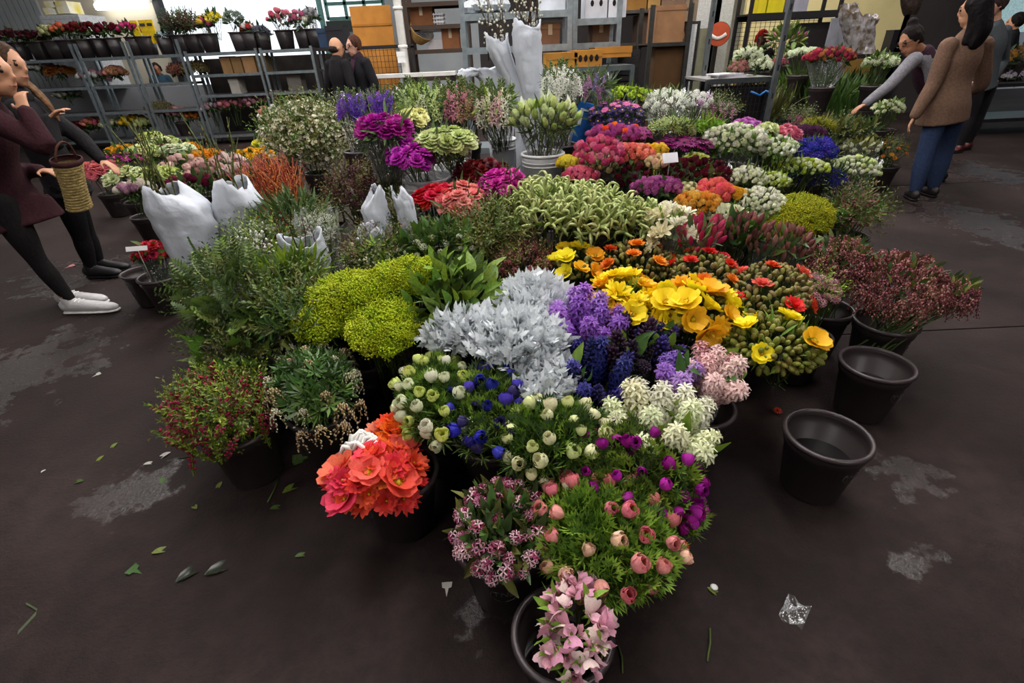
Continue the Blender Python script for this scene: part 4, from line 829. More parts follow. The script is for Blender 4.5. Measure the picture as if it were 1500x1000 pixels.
bb = V(848, 178, 4.15); o = thing('blue_box', 'bright blue flat carton standing behind the fat green buds', 'box', (bb.x, bb.y, .5)); k = MB(); hb = bb.z + .13 - .5; k.box((0, 0, hb / 2), (.3, .06, hb)); ob_ = obj('body', k.mesh('body', mat('blue_card', '1e5fae', .5, hue=0), False), o); o.rotation_euler = (0, .22, -.3)
k = MB(); k.box((.02, -.034, hb - .05), (.24, .004, .012)); obj('stripe', k.mesh('stripe', plas('d8e0e8'), False), o); k = MB(); k.box((-.1, -.034, hb - .1), (.025, .004, .12)); obj('stripe', k.mesh('stripe', plas('d8e0e8'), False), o)
crate(bb.x, bb.y, .5)
# ---------------------------------------------------------------- people
def cr(pts, n=4):
    """Catmull-Rom through rows of (x, y, z, r1, r2)"""
    p = np.array([q if len(q) == 5 else (*q[:3], q[3], q[3]) for q in pts], float)
    if len(p) < 3: return np.array([p[0] + (p[-1] - p[0]) * t for t in np.linspace(0, 1, n + 1)])
    e = np.vstack([2 * p[0] - p[1], p, 2 * p[-1] - p[-2]]); out = []
    for i in range(1, len(e) - 2):
        for t in np.linspace(0, 1, n, endpoint=False):
            a, b, c, d = e[i - 1], e[i], e[i + 1], e[i + 2]; out.append(.5 * (2 * b + (c - a) * t + (2 * a - 5 * b + 4 * c - d) * t * t + (3 * b - a - 3 * c + d) * t ** 3))
    out.append(p[-1]); return np.array(out)
def chain(mb, pts, side=(1, 0, 0), k=12, n=4, cap=True, flat0=False):
    q = cr(pts, n); c = q[:, :3]; r = np.maximum(q[:, 3:], .003); t = np.gradient(c, axis=0); t /= np.linalg.norm(t, axis=1, keepdims=True) + 1e-9
    rings = []
    def ring(ce, tt, r1, r2):
        s = np.asarray(side, float) - tt * (np.asarray(side, float) @ tt); s /= np.linalg.norm(s) + 1e-9; u = np.cross(tt, s)
        return [ce + r1 * math.cos(a) * s + r2 * math.sin(a) * u for a in np.arange(k) * 6.28318 / k]
    if cap and not flat0:
        for a in (80, 50, 22): rr = r[0].min(); rings.append(ring(c[0] - t[0] * rr * math.sin(R(a)), t[0], *(r[0] * math.cos(R(a)))))
    for i in range(len(c)): rings.append(ring(c[i], t[i], *r[i]))
    if cap:
        for a in (22, 50, 80): rr = r[-1].min(); rings.append(ring(c[-1] + t[-1] * rr * math.sin(R(a)), t[-1], *(r[-1] * math.cos(R(a)))))
    mb.grid(rings, 0, True); m = len(rings)
    mb.f += [tuple(range(mb.n - m * k, mb.n - m * k + k))[::-1], tuple(range(mb.n - k, mb.n))]; mb.m += [0, 0]
_QUEUE = []
def fuse(name, mb, vox, m, parent, smooth=4, label=None):
    """overlapping closed lofts fused into one continuous skin (voxel remesh + smoothing)"""
    me = mb.mesh(name, m); o = obj(name, me, parent, label=label)
    d = o.modifiers.new('remesh', 'REMESH'); d.mode = 'VOXEL'; d.voxel_size = vox; d.use_smooth_shade = True
    s = o.modifiers.new('smooth', 'SMOOTH'); s.iterations = smooth; s.factor = .5
    _QUEUE.append(o); return o
def bake():
    dg = bpy.context.evaluated_depsgraph_get()
    for o in _QUEUE:
        me = bpy.data.meshes.new_from_object(o.evaluated_get(dg)); m = o.data.materials[0]; o.modifiers.clear(); o.data = me; me.materials.clear(); me.materials.append(m)
    _QUEUE.clear()
def nrm(v): v = np.asarray(v, float); return v / (np.linalg.norm(v) + 1e-9)
def hand(mb, w, d, n, s=1.0, curl=.5, thumb=1):
    """palm and five fingers: w wrist, d direction, n back-of-hand normal"""
    d = nrm(d); n = nrm(n - d * (np.asarray(n) @ d)); x = np.cross(d, n) * thumb
    kn = w + d * .085 * s; chain(mb, [(*(w - d * .02), .024 * s, .018 * s), (*(w + d * .03 * s), .033 * s, .015 * s), (*kn, .038 * s, .013 * s)], x, 10, 3)
    for j, (o, L) in enumerate(((.030, .068), (.010, .078), (-.010, .074), (-.029, .058))):
        b = kn + x * o * s; p = [b - d * .012]; dd = d.copy()
        for q in range(3):
            a = curl * (.35 + .3 * q); dd = nrm(dd * math.cos(a) - n * math.sin(a)); p.append(p[-1] + dd * L * s * (.45, .32, .25)[q] * 1.15)
        chain(mb, [(*v, r * s) for v, r in zip(p, (.0095, .009, .0082, .0072))], x, 7, 2)
    b = w + d * .028 * s + x * .028 * s; chain(mb, [(*b, .0115 * s), (*(b + (d * .6 + x * .8) * .032 * s - n * .006), .0105 * s), (*(b + (d * .95 + x * .75) * .05 * s - n * .018), .009 * s)], n, 7, 3)
def person(label, J, face, top, legs, skin='b58468', hair='241a18', shoe='1c1a1c', hairlen=0, vox=.009, hem=None, hemr=(.2, .17), sleeve=1.0, bald=False, group=None, curl=(.5, .5), extra=None, scale=1.0, hairmat=None, bun=False, legr=1.0, feet=True):
    J = {k: np.asarray(v, float) for k, v in J.items()}; g = J['aL'] * .5 + J['aR'] * .5
    root = thing('person', label, 'person', (g[0], g[1], 0)); o0 = np.array([g[0], g[1], 0.0]); J = {k: v - o0 for k, v in J.items()}
    f = nrm(face); up = nrm(J['head'] - J['neck']) if 'neck' in J else np.array([0, 0, 1.0]); s = nrm(np.cross(up, f)); up = np.cross(f, s); s2 = nrm(J['sL'] - J['sR']); hd = J['head']; sc = scale
    b = MB()
    # head
    b.ball(hd + up * .012, np.array((.076, .098, .118)) * sc, 14, 10)
    v = b.v[-1]; v[:] = (hd + up * .012) + (v - (hd + up * .012)) @ np.stack([s, f, up])
    for c, r, k in ((f * .03 - up * .062, .062, 10), (f * .058 - up * .098, .03, 8), (s * .078 - up * .012 - f * .01, .019, 6), (-s * .078 - up * .012 - f * .01, .019, 6), (f * .07 - up * .055, .038, 8), (f * .072 + up * .02, .045, 8)): b.ball(hd + c * sc, r * sc, k, 6)
    chain(b, [(*(hd + (f * .088 + up * .03) * sc), .008), (*(hd + (f * .113 - up * .012) * sc), .0125), (*(hd + (f * .104 - up * .026) * sc), .017)], s, 8, 3)
    chain(b, [(*(J['neck'] - up * .05), .06), (*J['neck'], .055), (*(hd - up * .05 - f * .015), .055)], s, 12)
    # torso, arms, legs
    pel, che = J['pelvis'], J['chest']; chain(b, [(*pel, .145, .1), (*(pel * .55 + che * .45), .125, .09), (*che, .15, .1), (*(J['neck'] - up * .04), .1, .07)], s2, 16)
    for q, sg in (('L', 1), ('R', -1)):
        S_, E_, W_ = J['s' + q], J['e' + q], J['w' + q]; chain(b, [(*S_, .052), (*(S_ * .5 + E_ * .5), .044), (*E_, .038), (*(E_ * .6 + W_ * .4), .038), (*W_, .024)], s2, 10)
        hd_ = J.get('h' + q, W_ + (W_ - E_)); dn = hd_ - W_; nn = J.get('n' + q); nn = nn + o0 if nn is not None else np.cross(dn, s2) * 1.0 + np.array([0, 0, .4]); hand(b, W_, dn, nn, sc, curl[0 if q == 'L' else 1], sg)
        A, B_, C_ = J['p' + q], J['k' + q], J['a' + q]; chain(b, [(*A, .082 * legr), (*(A * .5 + B_ * .5), .07 * legr), (*B_, .052), (*(B_ * .65 + C_ * .35), .052), (*C_, .034)], s2, 12)
        tt = J['t' + q]; chain(b, [(*(C_ - nrm(tt - C_) * .02 - np.array([0, 0, .03])), .035), (*(tt * .9 + C_ * .1), .03)], s2, 8)
    fuse('body', b, vox, skinm(skin), root, 3)
    # face details
    for q in (-1, 1):
        e = MB(); e.ball(hd + (f * .086 + s * .032 * q + up * .014) * sc, np.array((.0125,) * 3) * sc, 8, 6); obj('eye', e.mesh('eye', mat('eye_dark', '2a211f', .2, hue=0)), root)
        e = MB(); chain(e, [(*(hd + (f * .094 + s * .016 * q + up * .036) * sc), .004), (*(hd + (f * .09 + s * .045 * q + up * .038) * sc), .004)], up, 6, 2); obj('eyebrow', e.mesh('eyebrow', mat('brow', '2c2220', .8, hue=0)), root)
    e = MB(); chain(e, [(*(hd + (f * .088 - s * .024 - up * .062) * sc), .005), (*(hd + (f * .1 - up * .063) * sc), .009, .007), (*(hd + (f * .088 + s * .024 - up * .062) * sc), .005)], up, 6, 3); obj('mouth', e.mesh('mouth', mat('lip', '8c4a46', .5, hue=0)), root)
    # hair
    h = MB(); hm = hairmat or mat('hair_' + hair, hair, .75, .12, var=.3, scale=40, bump=.4, hue=0)
    if bald:
        c = hd - f * .03 - up * .018; h.ball(c, np.array((.08, .084, .062)) * sc, 14, 8); v = h.v[-1]; v[:] = c + (v - c) @ np.stack([s, f, up])
    else:
        c = hd - f * .022 + up * .036; h.ball(c, np.array((.092, .106, .112)) * sc, 14, 10); v = h.v[-1]; v[:] = c + (v - c) @ np.stack([s, f, up])
        for q in (-1, 1): chain(h, [(*(hd + (s * .08 * q + up * .05 - f * .01) * sc), .026), (*(hd + (s * .086 * q - up * .03 - f * .03) * sc), .024)], f, 8, 3)
        if hairlen:
            bk = -f * .075; chain(h, [(*(hd + bk * .8 + up * .03), .1, .06), (*(hd + bk * 1.1 - up * .1), .108, .055), (*(hd + bk * 1.2 - up * hairlen * .6), .11, .05), (*(hd + bk * 1.3 - np.array([0, 0, hairlen])), .09, .03)], s, 12, 4)
            for q in (-1, 1): chain(h, [(*(hd + s * .07 * q - f * .03), .042), (*(hd + s * .072 * q - f * .035 - up * .12), .042), (*(hd + s * .075 * q - f * .05 - np.array([0, 0, hairlen * .8])), .03)], f, 8, 3)
        if bun: h.ball(hd + up * .15 - f * .05, .05, 10, 6)
    fuse('hair', h, .011, hm, root, 2)
    # clothes
    t = MB(); hemz = J['hem'] if 'hem' in J else pel - np.array([0, 0, .1]); chain(t, [(*hemz, *hemr), (*(hemz * .5 + pel * .5), hemr[0] * .95, hemr[1] * .95), (*pel, max(.172, hemr[0] * .9), max(.128, hemr[1] * .9)), (*(pel * .5 + che * .5), .155, .118), (*che, .178, .125), (*(J['neck'] - up * .045), .12, .09)], s2, 20, 4, True, True)
    for q in 'LR':
        S_, E_, W_ = J['s' + q], J['e' + q], J['w' + q]; W2 = E_ + (W_ - E_) * .96
        chain(t, [(*(S_ * .97 + che * .03 + np.array([0, 0, .004])), .075), (*(S_ * .85 + E_ * .15), .07), (*(S_ * .5 + E_ * .5), .062 * sleeve), (*E_, .056 * sleeve), (*(E_ * .5 + W2 * .5), .052 * sleeve), (*W2, .042 * sleeve)], s2, 12)
    chain(t, [(*(J['neck'] - up * .06), .085, .08), (*(J['neck'] + up * .0), .07, .068)], s, 12, 3)
    fuse(top[0], t, .012, fab(top[1]), root, 3)
    l = MB(); chain(l, [(*(pel + np.array([0, 0, .06])), .155, .115), (*(pel - np.array([0, 0, .06])), .16, .115)], s2, 16)
    for q in 'LR':
        A, B_, C_ = J['p' + q], J['k' + q], J['a' + q] + np.array([0, 0, .025]); lw = legs[2] if len(legs) > 2 else 1
        chain(l, [(*(A + np.array([0, 0, .05])), .095 * legr), (*(A * .5 + B_ * .5), .082 * legr), (*B_, .062 * lw), (*(B_ * .6 + C_ * .4), .062 * lw), (*C_, .043 * lw)], s2, 12)
    fuse(legs[0], l, .012, fab(legs[1]), root, 3)
    for q in 'LR':
        A, tt = J['a' + q], J['t' + q]; d = nrm((tt - A) * np.array([1, 1, 0])); hl = A - d * .05; z0 = max(.03, A[2] - .075) - 0; gz = min(A[2] - .09, tt[2] - .03); gz = max(gz, -o0[2])
        sx = nrm(np.cross(d, (0, 0, 1))); u = MB()
        def at(k, z): return hl * np.array([1, 1, 0]) + d * k + np.array([0, 0, gz + z])
        L = np.linalg.norm((tt - A) * np.array([1, 1, 0])) + .07
        chain(u, [(*at(0, .06), .038, .045), (*at(.06, .062), .042, .05), (*at(L * .55, .05), .045, .04), (*at(L * .9, .04), .042, .03), (*at(L, .036), .028, .024)], sx, 12, 3); chain(u, [(*at(.045, .06), .042), (*at(.04, .12), .044)], sx, 10, 2)
        so = fuse('shoe', u, .008, mat('shoe_' + shoe, shoe, .5, .4, var=.08, hue=0), root, 2); w_ = MB()
        chain(w_, [(*at(-.012, .014), .034, .014), (*at(L * .5, .014), .046, .014), (*at(L * .85, .014), .046, .013), (*at(L + .012, .015), .026, .012)], sx, 12, 3); obj('sole', w_.mesh('sole', mat('sole_' + shoe, 'd9d6d4' if shoe > '8' else '141214', .6, hue=0)), so)
        if shoe > '8':
            for k in (.10, .125, .15):
                w_ = MB(); chain(w_, [(*(at(k, .1 - (k - .1) * .35) - sx * .028), .004), (*(at(k, .106 - (k - .1) * .35)), .004), (*(at(k, .1 - (k - .1) * .35) + sx * .028), .004)], d, 6, 2); obj('lace', w_.mesh('lace', mat('lace', 'e9e6e4', .8, hue=0)), so)
    if extra: extra(root, J, f, s, up)
    return root
def jn(Y, **k):
    """joints from photo pixels on the upright plane y = Y (third number: metres further back)"""
    return {n: PY(v[0], v[1], Y + (v[2] if len(v) > 2 else 0)) for n, v in k.items()}
def ground(J, sink=0.0):
    """put the ankles on the floor: ankle 9 cm up, toe 3 cm up"""
    for q in 'LR': J['a' + q][2] = .09; J['t' + q][2] = .035
    return J
# --- the two women at the left edge
Y1 = P(125, 455, 0)[0][1]
J1 = ground(jn(Y1, head=(-14, 106), neck=(-22, 152), chest=(-14, 195), pelvis=(0, 292), sL=(0, 172, .16), eL=(10, 250, .2), wL=(60, 250, .12), sR=(-12, 175, -.16), eR=(66, 214, -.16), wR=(38, 163, -.12), hR=(22, 128, -.06), pL=(6, 300, .08), kL=(50, 375, .1), aL=(97, 432, .12), tL=(148, 436, .12), pR=(6, 305, -.08), kR=(54, 380, -.06), aR=(106, 446, -.03), tR=(166, 452, -.03), hem=(30, 332)))
person('woman in a maroon coat and white sneakers with her hand at her mouth', J1, (1, .05, -.08), ('coat', '341a20'), ('leggings', '1a1718', .9), hair='2a1d18', shoe='b9b6b8', hairlen=.12, hemr=(.17, .26), curl=(.5, 1.0))
Y2 = P(168, 404, 0)[0][1]
J2 = ground(jn(Y2, head=(12, 96), neck=(14, 136), chest=(42, 176), pelvis=(98, 272), sL=(52, 158, .16), eL=(118, 202, .18), wL=(148, 234, .12), hL=(176, 250, .1), sR=(26, 162, -.17), eR=(78, 214, -.2), wR=(72, 174, -.12), hR=(88, 160, -.1), pL=(100, 282, .08), kL=(126, 340, .12), aL=(150, 392, .12), tL=(186, 396, .12), pR=(96, 285, -.08), kR=(118, 345, -.04), aR=(140, 402, -.02), tR=(176, 408, -.02), hem=(102, 282)))
def bag1(root, J, f, s, up):
    m = MB(); chain(m, [(*(J['neck'] + np.array([.05, 0, -.02])), .085, .08), (*(J['neck'] + up * .02), .075, .07)], s, 12, 3); obj('collar', m.mesh('collar', fab('242123')), root)
    o0 = np.array(root.location); q = [PY(x, y, Y2 - d) - o0 for x, y, d in ((20, 112, -.1), (38, 122, -.12), (56, 136, -.1), (74, 154, -.08), (90, 176, -.06))]
    for k_ in range(3):
        m = MB(); chain(m, [(*(p + np.array([-.022 * k_, .03 * k_ - .02, .012 * k_])), r) for p, r in zip(q, (.016, .02, .02, .016, .006))], s, 8, 4); obj('hair_lock', m.mesh('hair_lock', mat('hair_light', '6a4c34', .75, .12, var=.3, scale=40, bump=.4, hue=0)), root)
person('woman in a black jacket with long light brown hair reaching to flowers', J2, (1, -.05, -.12), ('jacket', '1e1c1f'), ('trousers', '161416'), hair='4a3426', shoe='171517', hairlen=.42, hemr=(.19, .15), extra=bag1)
# --- right: tan coat, glasses, grey hoodie
Y6 = P(1350, 290, 0)[0][1]
J6 = ground(jn(Y6, head=(1428, 14), neck=(1420, 48), chest=(1409, 85), pelvis=(1386, 150), sL=(1388, 68, -.02), eL=(1368, 122, -.05), wL=(1340, 170, -.08), hL=(1332, 184, -.08), sR=(1442, 66, .06), eR=(1438, 122, .12), wR=(1412, 140, .28), hR=(1400, 140, .34), pL=(1374, 164, -.04), kL=(1356, 226, -.05), aL=(1341, 278, -.05), tL=(1330, 286, .06), pR=(1400, 164, .05), kR=(1382, 224, .06), aR=(1366, 276, .05), tR=(1352, 286, .14), hem=(1379, 178)))
person('woman in a tan jacket and blue jeans seen from behind', J6, (-.45, .85, -.1), ('jacket', '6d5446'), ('jeans', '2f3c5a', 1.3), hair='171214', shoe='241d1e', hairlen=.3, hemr=(.235, .19), sleeve=1.15, legr=1.05)
Y7 = Y6 + .55
J7 = ground(jn(Y7, head=(1334, 60), neck=(1353, 78), chest=(1366, 105), pelvis=(1388, 165), sL=(1338, 88, -.12), eL=(1302, 126, -.2), wL=(1268, 152, -.25), hL=(1254, 160, -.26), sR=(1378, 84, .16), eR=(1392, 130, .2), wR=(1372, 140, .05), hR=(1362, 136, 0), pL=(1380, 176, -.06), kL=(1368, 222, -.06), aL=(1356, 264, -.05), tL=(1340, 268, -.02), pR=(1396, 176, .07), kR=(1386, 220, .08), aR=(1374, 262, .08), tR=(1358, 266, .1), hem=(1388, 168)))
def specs(root, J, f, s, up):
    h = J['head']; g = MB()
    for q in (-1, 1): c = h + f * .105 + s * .034 * q + up * .012; g.tube([c + (s * math.cos(a) * .027 + up * math.sin(a) * .02) for a in np.linspace(0, 6.283, 17)], .0035, 5); g.tube([c + s * .027 * q, h + s * .085 * q - f * .01 + up * .012], .003, 5)
    g.tube([h + f * .108 - s * .008 + up * .014, h + f * .108 + s * .008 + up * .014], .003, 5); obj('glasses', g.mesh('glasses', mat('spectacle_frame', '1a1516', .3, hue=0)), root)
    c = MB(); chain(c, [(*(J['neck'] - up * .06), .1, .095), (*(J['neck'] - up * .01), .09, .088)], s, 14, 3); chain(c, [(*(J['neck'] - up * .05 + f * .07), .06, .035), (*(J['chest'] + f * .16), .065, .03), (*(J['chest'] * .5 + J['pelvis'] * .5 + f * .16), .06, .022)], s, 10, 4); obj('scarf', c.mesh('scarf', fab('35202c')), root)
person('woman with glasses in a grey jumper bending to the flowers', J7, (-.9, -.2, -.4), ('jumper', '77757c'), ('trousers', '1d1b20'), skin='9a6a50', hair='1a1312', hairlen=0, bun=True, hemr=(.18, .14), extra=specs)
Y8 = P(1412, 222, 0)[0][1]
J8 = ground(jn(Y8, head=(1459, 8), neck=(1458, 34), chest=(1455, 62), pelvis=(1440, 120), sL=(1436, 48, -.1), eL=(1432, 92, -.16), wL=(1424, 118, -.24), sR=(1472, 46, .12), eR=(1470, 90, .16), wR=(1456, 116, .02), pL=(1432, 128, -.06), kL=(1424, 168, -.06), aL=(1408, 210, -.05), tL=(1400, 216, -.08), pR=(1446, 128, .07), kR=(1434, 168, .08), aR=(1420, 206, .1), tR=(1410, 212, .08), hem=(1438, 130)))
person('person in a grey hooded coat and dark trousers behind the tan jacket', J8, (-.95, .1, -.1), ('coat', '3f4347'), ('trousers', '1c1a1d'), skin='a87c68', hair='2c201c', shoe='4a1c1c', hemr=(.2, .15))
# --- two men in the middle background
def stand(px, pyhead, Y, face, h=1.75, lean=0):
    c = PY(px, pyhead, Y); k = h / 1.75; f = nrm((face[0], face[1], 0)); s = np.cross((0, 0, 1), f); o = np.array([c[0], c[1], 0])
    def j(a, b, z): return o + f * a * k + s * b * k + np.array([0, 0, z * k])
    J = dict(head=j(.03, 0, 1.63), neck=j(0, 0, 1.5), chest=j(0, 0, 1.3), pelvis=j(0, 0, .95), hem=j(0, 0, .78))
    for q, g in (('L', 1), ('R', -1)):
        J['s' + q] = j(0, .18 * g, 1.42); J['e' + q] = j(-.03, .26 * g, 1.13); J['w' + q] = j(.12, .2 * g, .95); J['p' + q] = j(0, .09 * g, .9); J['k' + q] = j(.02, .1 * g, .5); J['a' + q] = j(0, .1 * g, .09 / k); J['t' + q] = j(.18, .12 * g, .035 / k)
    return J
person('balding man in a black coat seen from behind', stand(489, 66, 8.2, (.55, .8)), (.75, .65, -.05), ('coat', '1b191c'), ('trousers', '1a181a'), hair='2c2422', bald=True, hemr=(.2, .16), vox=.012, sleeve=1.15)
person('man in sunglasses and a black jacket facing the other man', stand(520, 64, 8.3, (-.6, -.75), 1.76), (-.7, -.7, -.05), ('jacket', '1c1b1f'), ('trousers', '1a181a'), skin='b88a78', hair='4a2c20', hemr=(.2, .16), vox=.012, sleeve=1.15, extra=specs)
person('man in a black jacket walking past the cardboard boxes', stand(1008, 44, 15.5, (-.9, .3), 1.8), (-.95, .2, 0), ('jacket', '161c22'), ('trousers', '1f2c48'), skin='a8745c', hair='2a1c18', hemr=(.2, .16), vox=.014)
person('person in a red cap bending behind the black wire rack', stand(1116, 54, 9.2, (-.3, -.9), 1.6), (-.4, -.8, -.3), ('top', '1d1a22'), ('trousers', '1a181a'), skin='6a4a3c', hair='b3241e', hairmat=fab('b3241e'), vox=.014)
person('person in a dark blue top behind the grey racks', stand(233, 110, 13.35, (.4, -.9), 1.55), (.5, -.8, -.1), ('top', '2c4454'), ('trousers', '1a181a'), skin='8a5c44', hair='241a16', vox=.014)
person('person in a dark coat beside the far right doorway', stand(1490, 34, 9.0, (-.6, .6), 1.68), (-.7, .6, 0), ('coat', '17161a'), ('trousers', '161416'), hair='15110f', vox=.014)
bake()
# --- what they carry
def straw(o):
    m = mat('woven_straw', 'a08a58', .85, .15, var=.2, scale=50, bump=.5, hue=0); c = V(97, 262, Y1 - .3); ax = np.array([.25, -.05, 1.0]); ax /= np.linalg.norm(ax); root = thing('straw_bag', 'tall woven straw bag hanging beside the maroon coat', 'bag', (c.x, c.y, c.z - .15)); M_ = zto(ax)
    b = MB(); n = 16
    for i in range(n):
        t = i / n; r = .095 - .012 * math.sin(t * 3.1) + .012 * t; z = -.02 + .3 * t; b = MB(); b.lathe([(r * .96, z), (r + .004, z + .009), (r * .96, z + .0185)], 22); b.v[-1][:] = b.v[-1] * np.array([1, .62, 1]); b.v[-1][:] = b.v[-1] @ M_.T; obj('coil', b.mesh('coil', m), root)
    b = MB(); b.lathe([(.001, -.02), (.09, -.02)], 22); b.v[-1][:] = (b.v[-1] * np.array([1, .62, 1])) @ M_.T; obj('base', b.mesh('base', m), root)
    b = MB(); b.lathe([(.106, .28), (.112, .29), (.112, .315), (.1, .315)], 22); b.v[-1][:] = (b.v[-1] * np.array([1, .62, 1])) @ M_.T; obj('trim', b.mesh('trim', fab('3a1f20')), root)
    root.scale = (.85,) * 3
    b = MB(); b.tube([np.array((math.cos(a) * .085, 0, .3 + .12 * math.sin(a))) @ M_.T for a in np.linspace(0, math.pi, 14)], .007, 6); obj('handle', b.mesh('handle', fab('4a2c22')), root)
straw(0)
# ---------------------------------------------------------------- the flower stall
lg = leafm('5f7c30', '40581f'); ld = leafm('425628', '2c401e'); lb = leafm('86a038', '5f7f28'); lo = leafm('6f7034', '4c5024'); lgl = leafm('56783a', '385a26', .3)
lch = leafm('8ea02c', '5f7420'); lfe = leafm('5c7440', '3d5530'); lbr = leafm('6a4a32', '46301f')
stemg = leafm('5c7034'); yel = petal('f0d21e'); cent = petal('e3c82a'); drk = petal('3a2a3a'); olive = leafm('7d7a3a', '5d5f2c'); olive2 = leafm('94883f', '66642c'); olive3 = leafm('6c6a38', '8a6a4a')
def pm(*hs): return [(petal(h), stemg) for h in hs]
def p3(hs, c=cent): return [(petal(h), c, stemg) for h in hs]
B = bouquet
# ---- bunches in white pails
def car(*hs): return [(petal(h), leafm('7f9a5a')) for h in hs]
B('carnation_bouquet', 'violet magenta carnations', 'leaning in the wide white pail', 602, 230, 32, 24, .98, [('carnation', .09, 26, car('b422a6', 'a41c98', 'c036b4'))], [('narrow', .08, 10, lfe, {'under': .5})], bk='white', base=.45, wrap=.8, bpx=(624, 260), nstem=8)
B('carnation_bouquet', 'pale green carnations', 'in the second white pail', 654, 212, 42, 22, 1.04, [('carnation', .09, 34, car('cbd78e', 'd6dfa2', 'bccb7c'))], [('narrow', .1, 90, lfe, {'under': .8})], bk='white', base=.48, wrap=.7, bpx=(668, 243))
B('snapdragon_bouquet', 'white and blush snapdragon spikes', 'in front of the paper wraps', 724, 150, 28, 28, 1.18, [('stock', .22, 28, pm('e8e6d0', 'dcb6b4', 'd8dfae'), {'sink': .6, 'up': .9})], [('narrow', .13, 160, [lb, lfe], {'under': .85, 'k1': .75})], base=.5, bk='narrow', wrap=.6, bpx=(737, 203))
B('cabbage_tulip_bouquet', 'fat pale green closed buds', 'in the white pail in the middle', 800, 180, 46, 26, 1.06, [('cabbage', .095, 40, pm('c9d68a', 'bccf7a', 'd6e0a8'), {'up': .6}), ('leaf', .11, 14, [(petal('e6ead6'),)], {'low': .55, 'cut': (0, 1, 0, -.1)})], [('narrow', .12, 120, [lfe, lg], {'under': .8})], bk='white', base=.48, wrap=.6, bpx=(795, 224), hz=.7)
# ---- front point of the stall, on the floor
B('sweet_pea_bouquet', 'pale pink sweet peas', 'leaning in the nearest black bucket', 843, 920, 46, 64, .33, [('pea', .062, 54, [(petal('e9bcc6'), petal('e7a9bd'), lb), (petal('efd3cf'), petal('e3b0c4'), lb), (petal('d997b2'), petal('e6aec0'), lb)], {'tilt': .5, 'dk': .15})], [('leaf', .045, 50, lb, {'k0': .8, 'k1': 1.08})], bk='small', hz=.8, bpx=(824, 926), up=.3, jit=1)
B('anemone_bouquet', 'peach pink anemone buds in feathery green leaves', 'at the stall point', 885, 782, 102, 84, .33, [('anemone', .070, 40, [(petal('f2a29e'), cent, lb), (petal('f6c8b0'), cent, lb), (petal('ee8892'), cent, lb)], {'tilt': .5, 'k': 1.07})], [('feather', .064, 620, [lb, lg, leafm('94ac40', '6c8c2e')], {'k0': .6, 'k1': 1.03})], hz=.5)
B('daphne_bouquet', 'pink and white daphne clusters with dark glossy leaves', '', 735, 772, 66, 66, .34, [('cluster', .062, 46, [(petal('ecc5cf'), petal('b54a74'), lo), (petal('d99ab0'), petal('8e2e55'), lo)], {'tilt': .35, 'k': 1.06})], [('leaf', .06, 330, [lgl, ld, lo])], hz=.6)
B('anemone_bouquet', 'magenta anemones in dark feathery leaves', 'behind the peach buds', 925, 690, 92, 66, .37, [('anemone', .06, 45, [(petal('b51ca0'), drk, lg), (petal('9a1488'), drk, lg), (petal('c22bb2'), drk, lg)], {'tilt': .5, 'k': 1.07})], [('feather', .064, 480, [lg, ld, lb], {'k1': 1.03})])
B('anemone_bouquet', 'magenta anemones drooping', 'beside the peach buds at the stall edge', 1000, 752, 28, 38, .28, [('anemone', .063, 16, [(petal('b51ca0'), drk, lg), (petal('c22bb2'), drk, lg)], {'tilt': .5, 'k': 1.07})], [('feather', .055, 120, [lg, lb])], bk='small', bo=(-.05, .1))
B('poppy_bouquet', 'coral red open poppies', 'hanging over the rim of a black bucket', 555, 700, 66, 46, .31, [('ruffled', .092, 32, [(petal('f0493c'), cent, lb), (petal('f2573a'), cent, lb), (petal('ea3d4a'), cent, lb), (petal('f4703a'), cent, lb)], {'tilt': .25, 'dk': .12}), ('poppy', .115, 7, [(petal('f26a58'), cent, lb), (petal('ee4450'), cent, lb)], {'low': .1, 'k': 1.1})], [('narrow', .05, 30, lb)], hz=.55, bpx=(580, 690))
B('poppy_bouquet', 'orange poppies tied with white cord', 'at the back of the poppy bucket', 582, 640, 36, 22, .34, [('ruffled', .1, 9, [(petal('f2641e'), cent, lb), (petal('ee4e22'), cent, lb), (petal('f08a70'), cent, lb)], {'dk': .1}), ('bud', .035, 5, [(olive, stemg)])], bk=None, hz=.5, base=.2, bo=(.03, -.05))
B('anemone_bouquet', 'cream anemones in feathery leaves', 'between the blue and magenta ones', 808, 645, 76, 62, .4, [('anemone', .073, 40, [(petal('f0ecc4'), petal('b9c05a'), lg), (petal('e3e8a8'), petal('b9c05a'), lg)], {'tilt': .45, 'k': 1.07})], [('feather', .064, 430, [lg, lb, ld], {'k1': 1.02})])
B('anemone_bouquet', 'white and lime anemones', 'before the silver leaves', 638, 584, 56, 68, .42, [('anemone', .076, 45, [(petal('f2f0dc'), petal('aab84a'), lg), (petal('dfe689'), petal('aab84a'), lg), (petal('eef0cf'), petal('aab84a'), lg)], {'tilt': .45, 'k': 1.07})], [('feather', .064, 330, [lg, ld, lb], {'k1': 1.0})], bpx=(650, 606))
B('anemone_bouquet', 'deep blue anemones', 'beside the white and lime ones', 718, 598, 58, 64, .42, [('anemone', .074, 45, [(petal('3a2fae'), drk, lg), (petal('2a2590'), drk, lg), (petal('4a3fb8'), drk, lg), (petal('3d3468'), drk, lg)], {'tilt': .5, 'k': 1.07})], [('feather', .064, 380, [lb, lg, ld], {'k1': 1.03})])
B('hyacinth_bouquet', 'white hyacinths in clear cellophane', 'at the right edge', 968, 636, 66, 48, .38, [('hyacinth', .17, 15, pm('f3f0dc', 'efecc8', 'e9edc4'), {'sink': .4})], [('leaf', .09, 30, [lgl, lb])], wrap=.7, hz=.5)
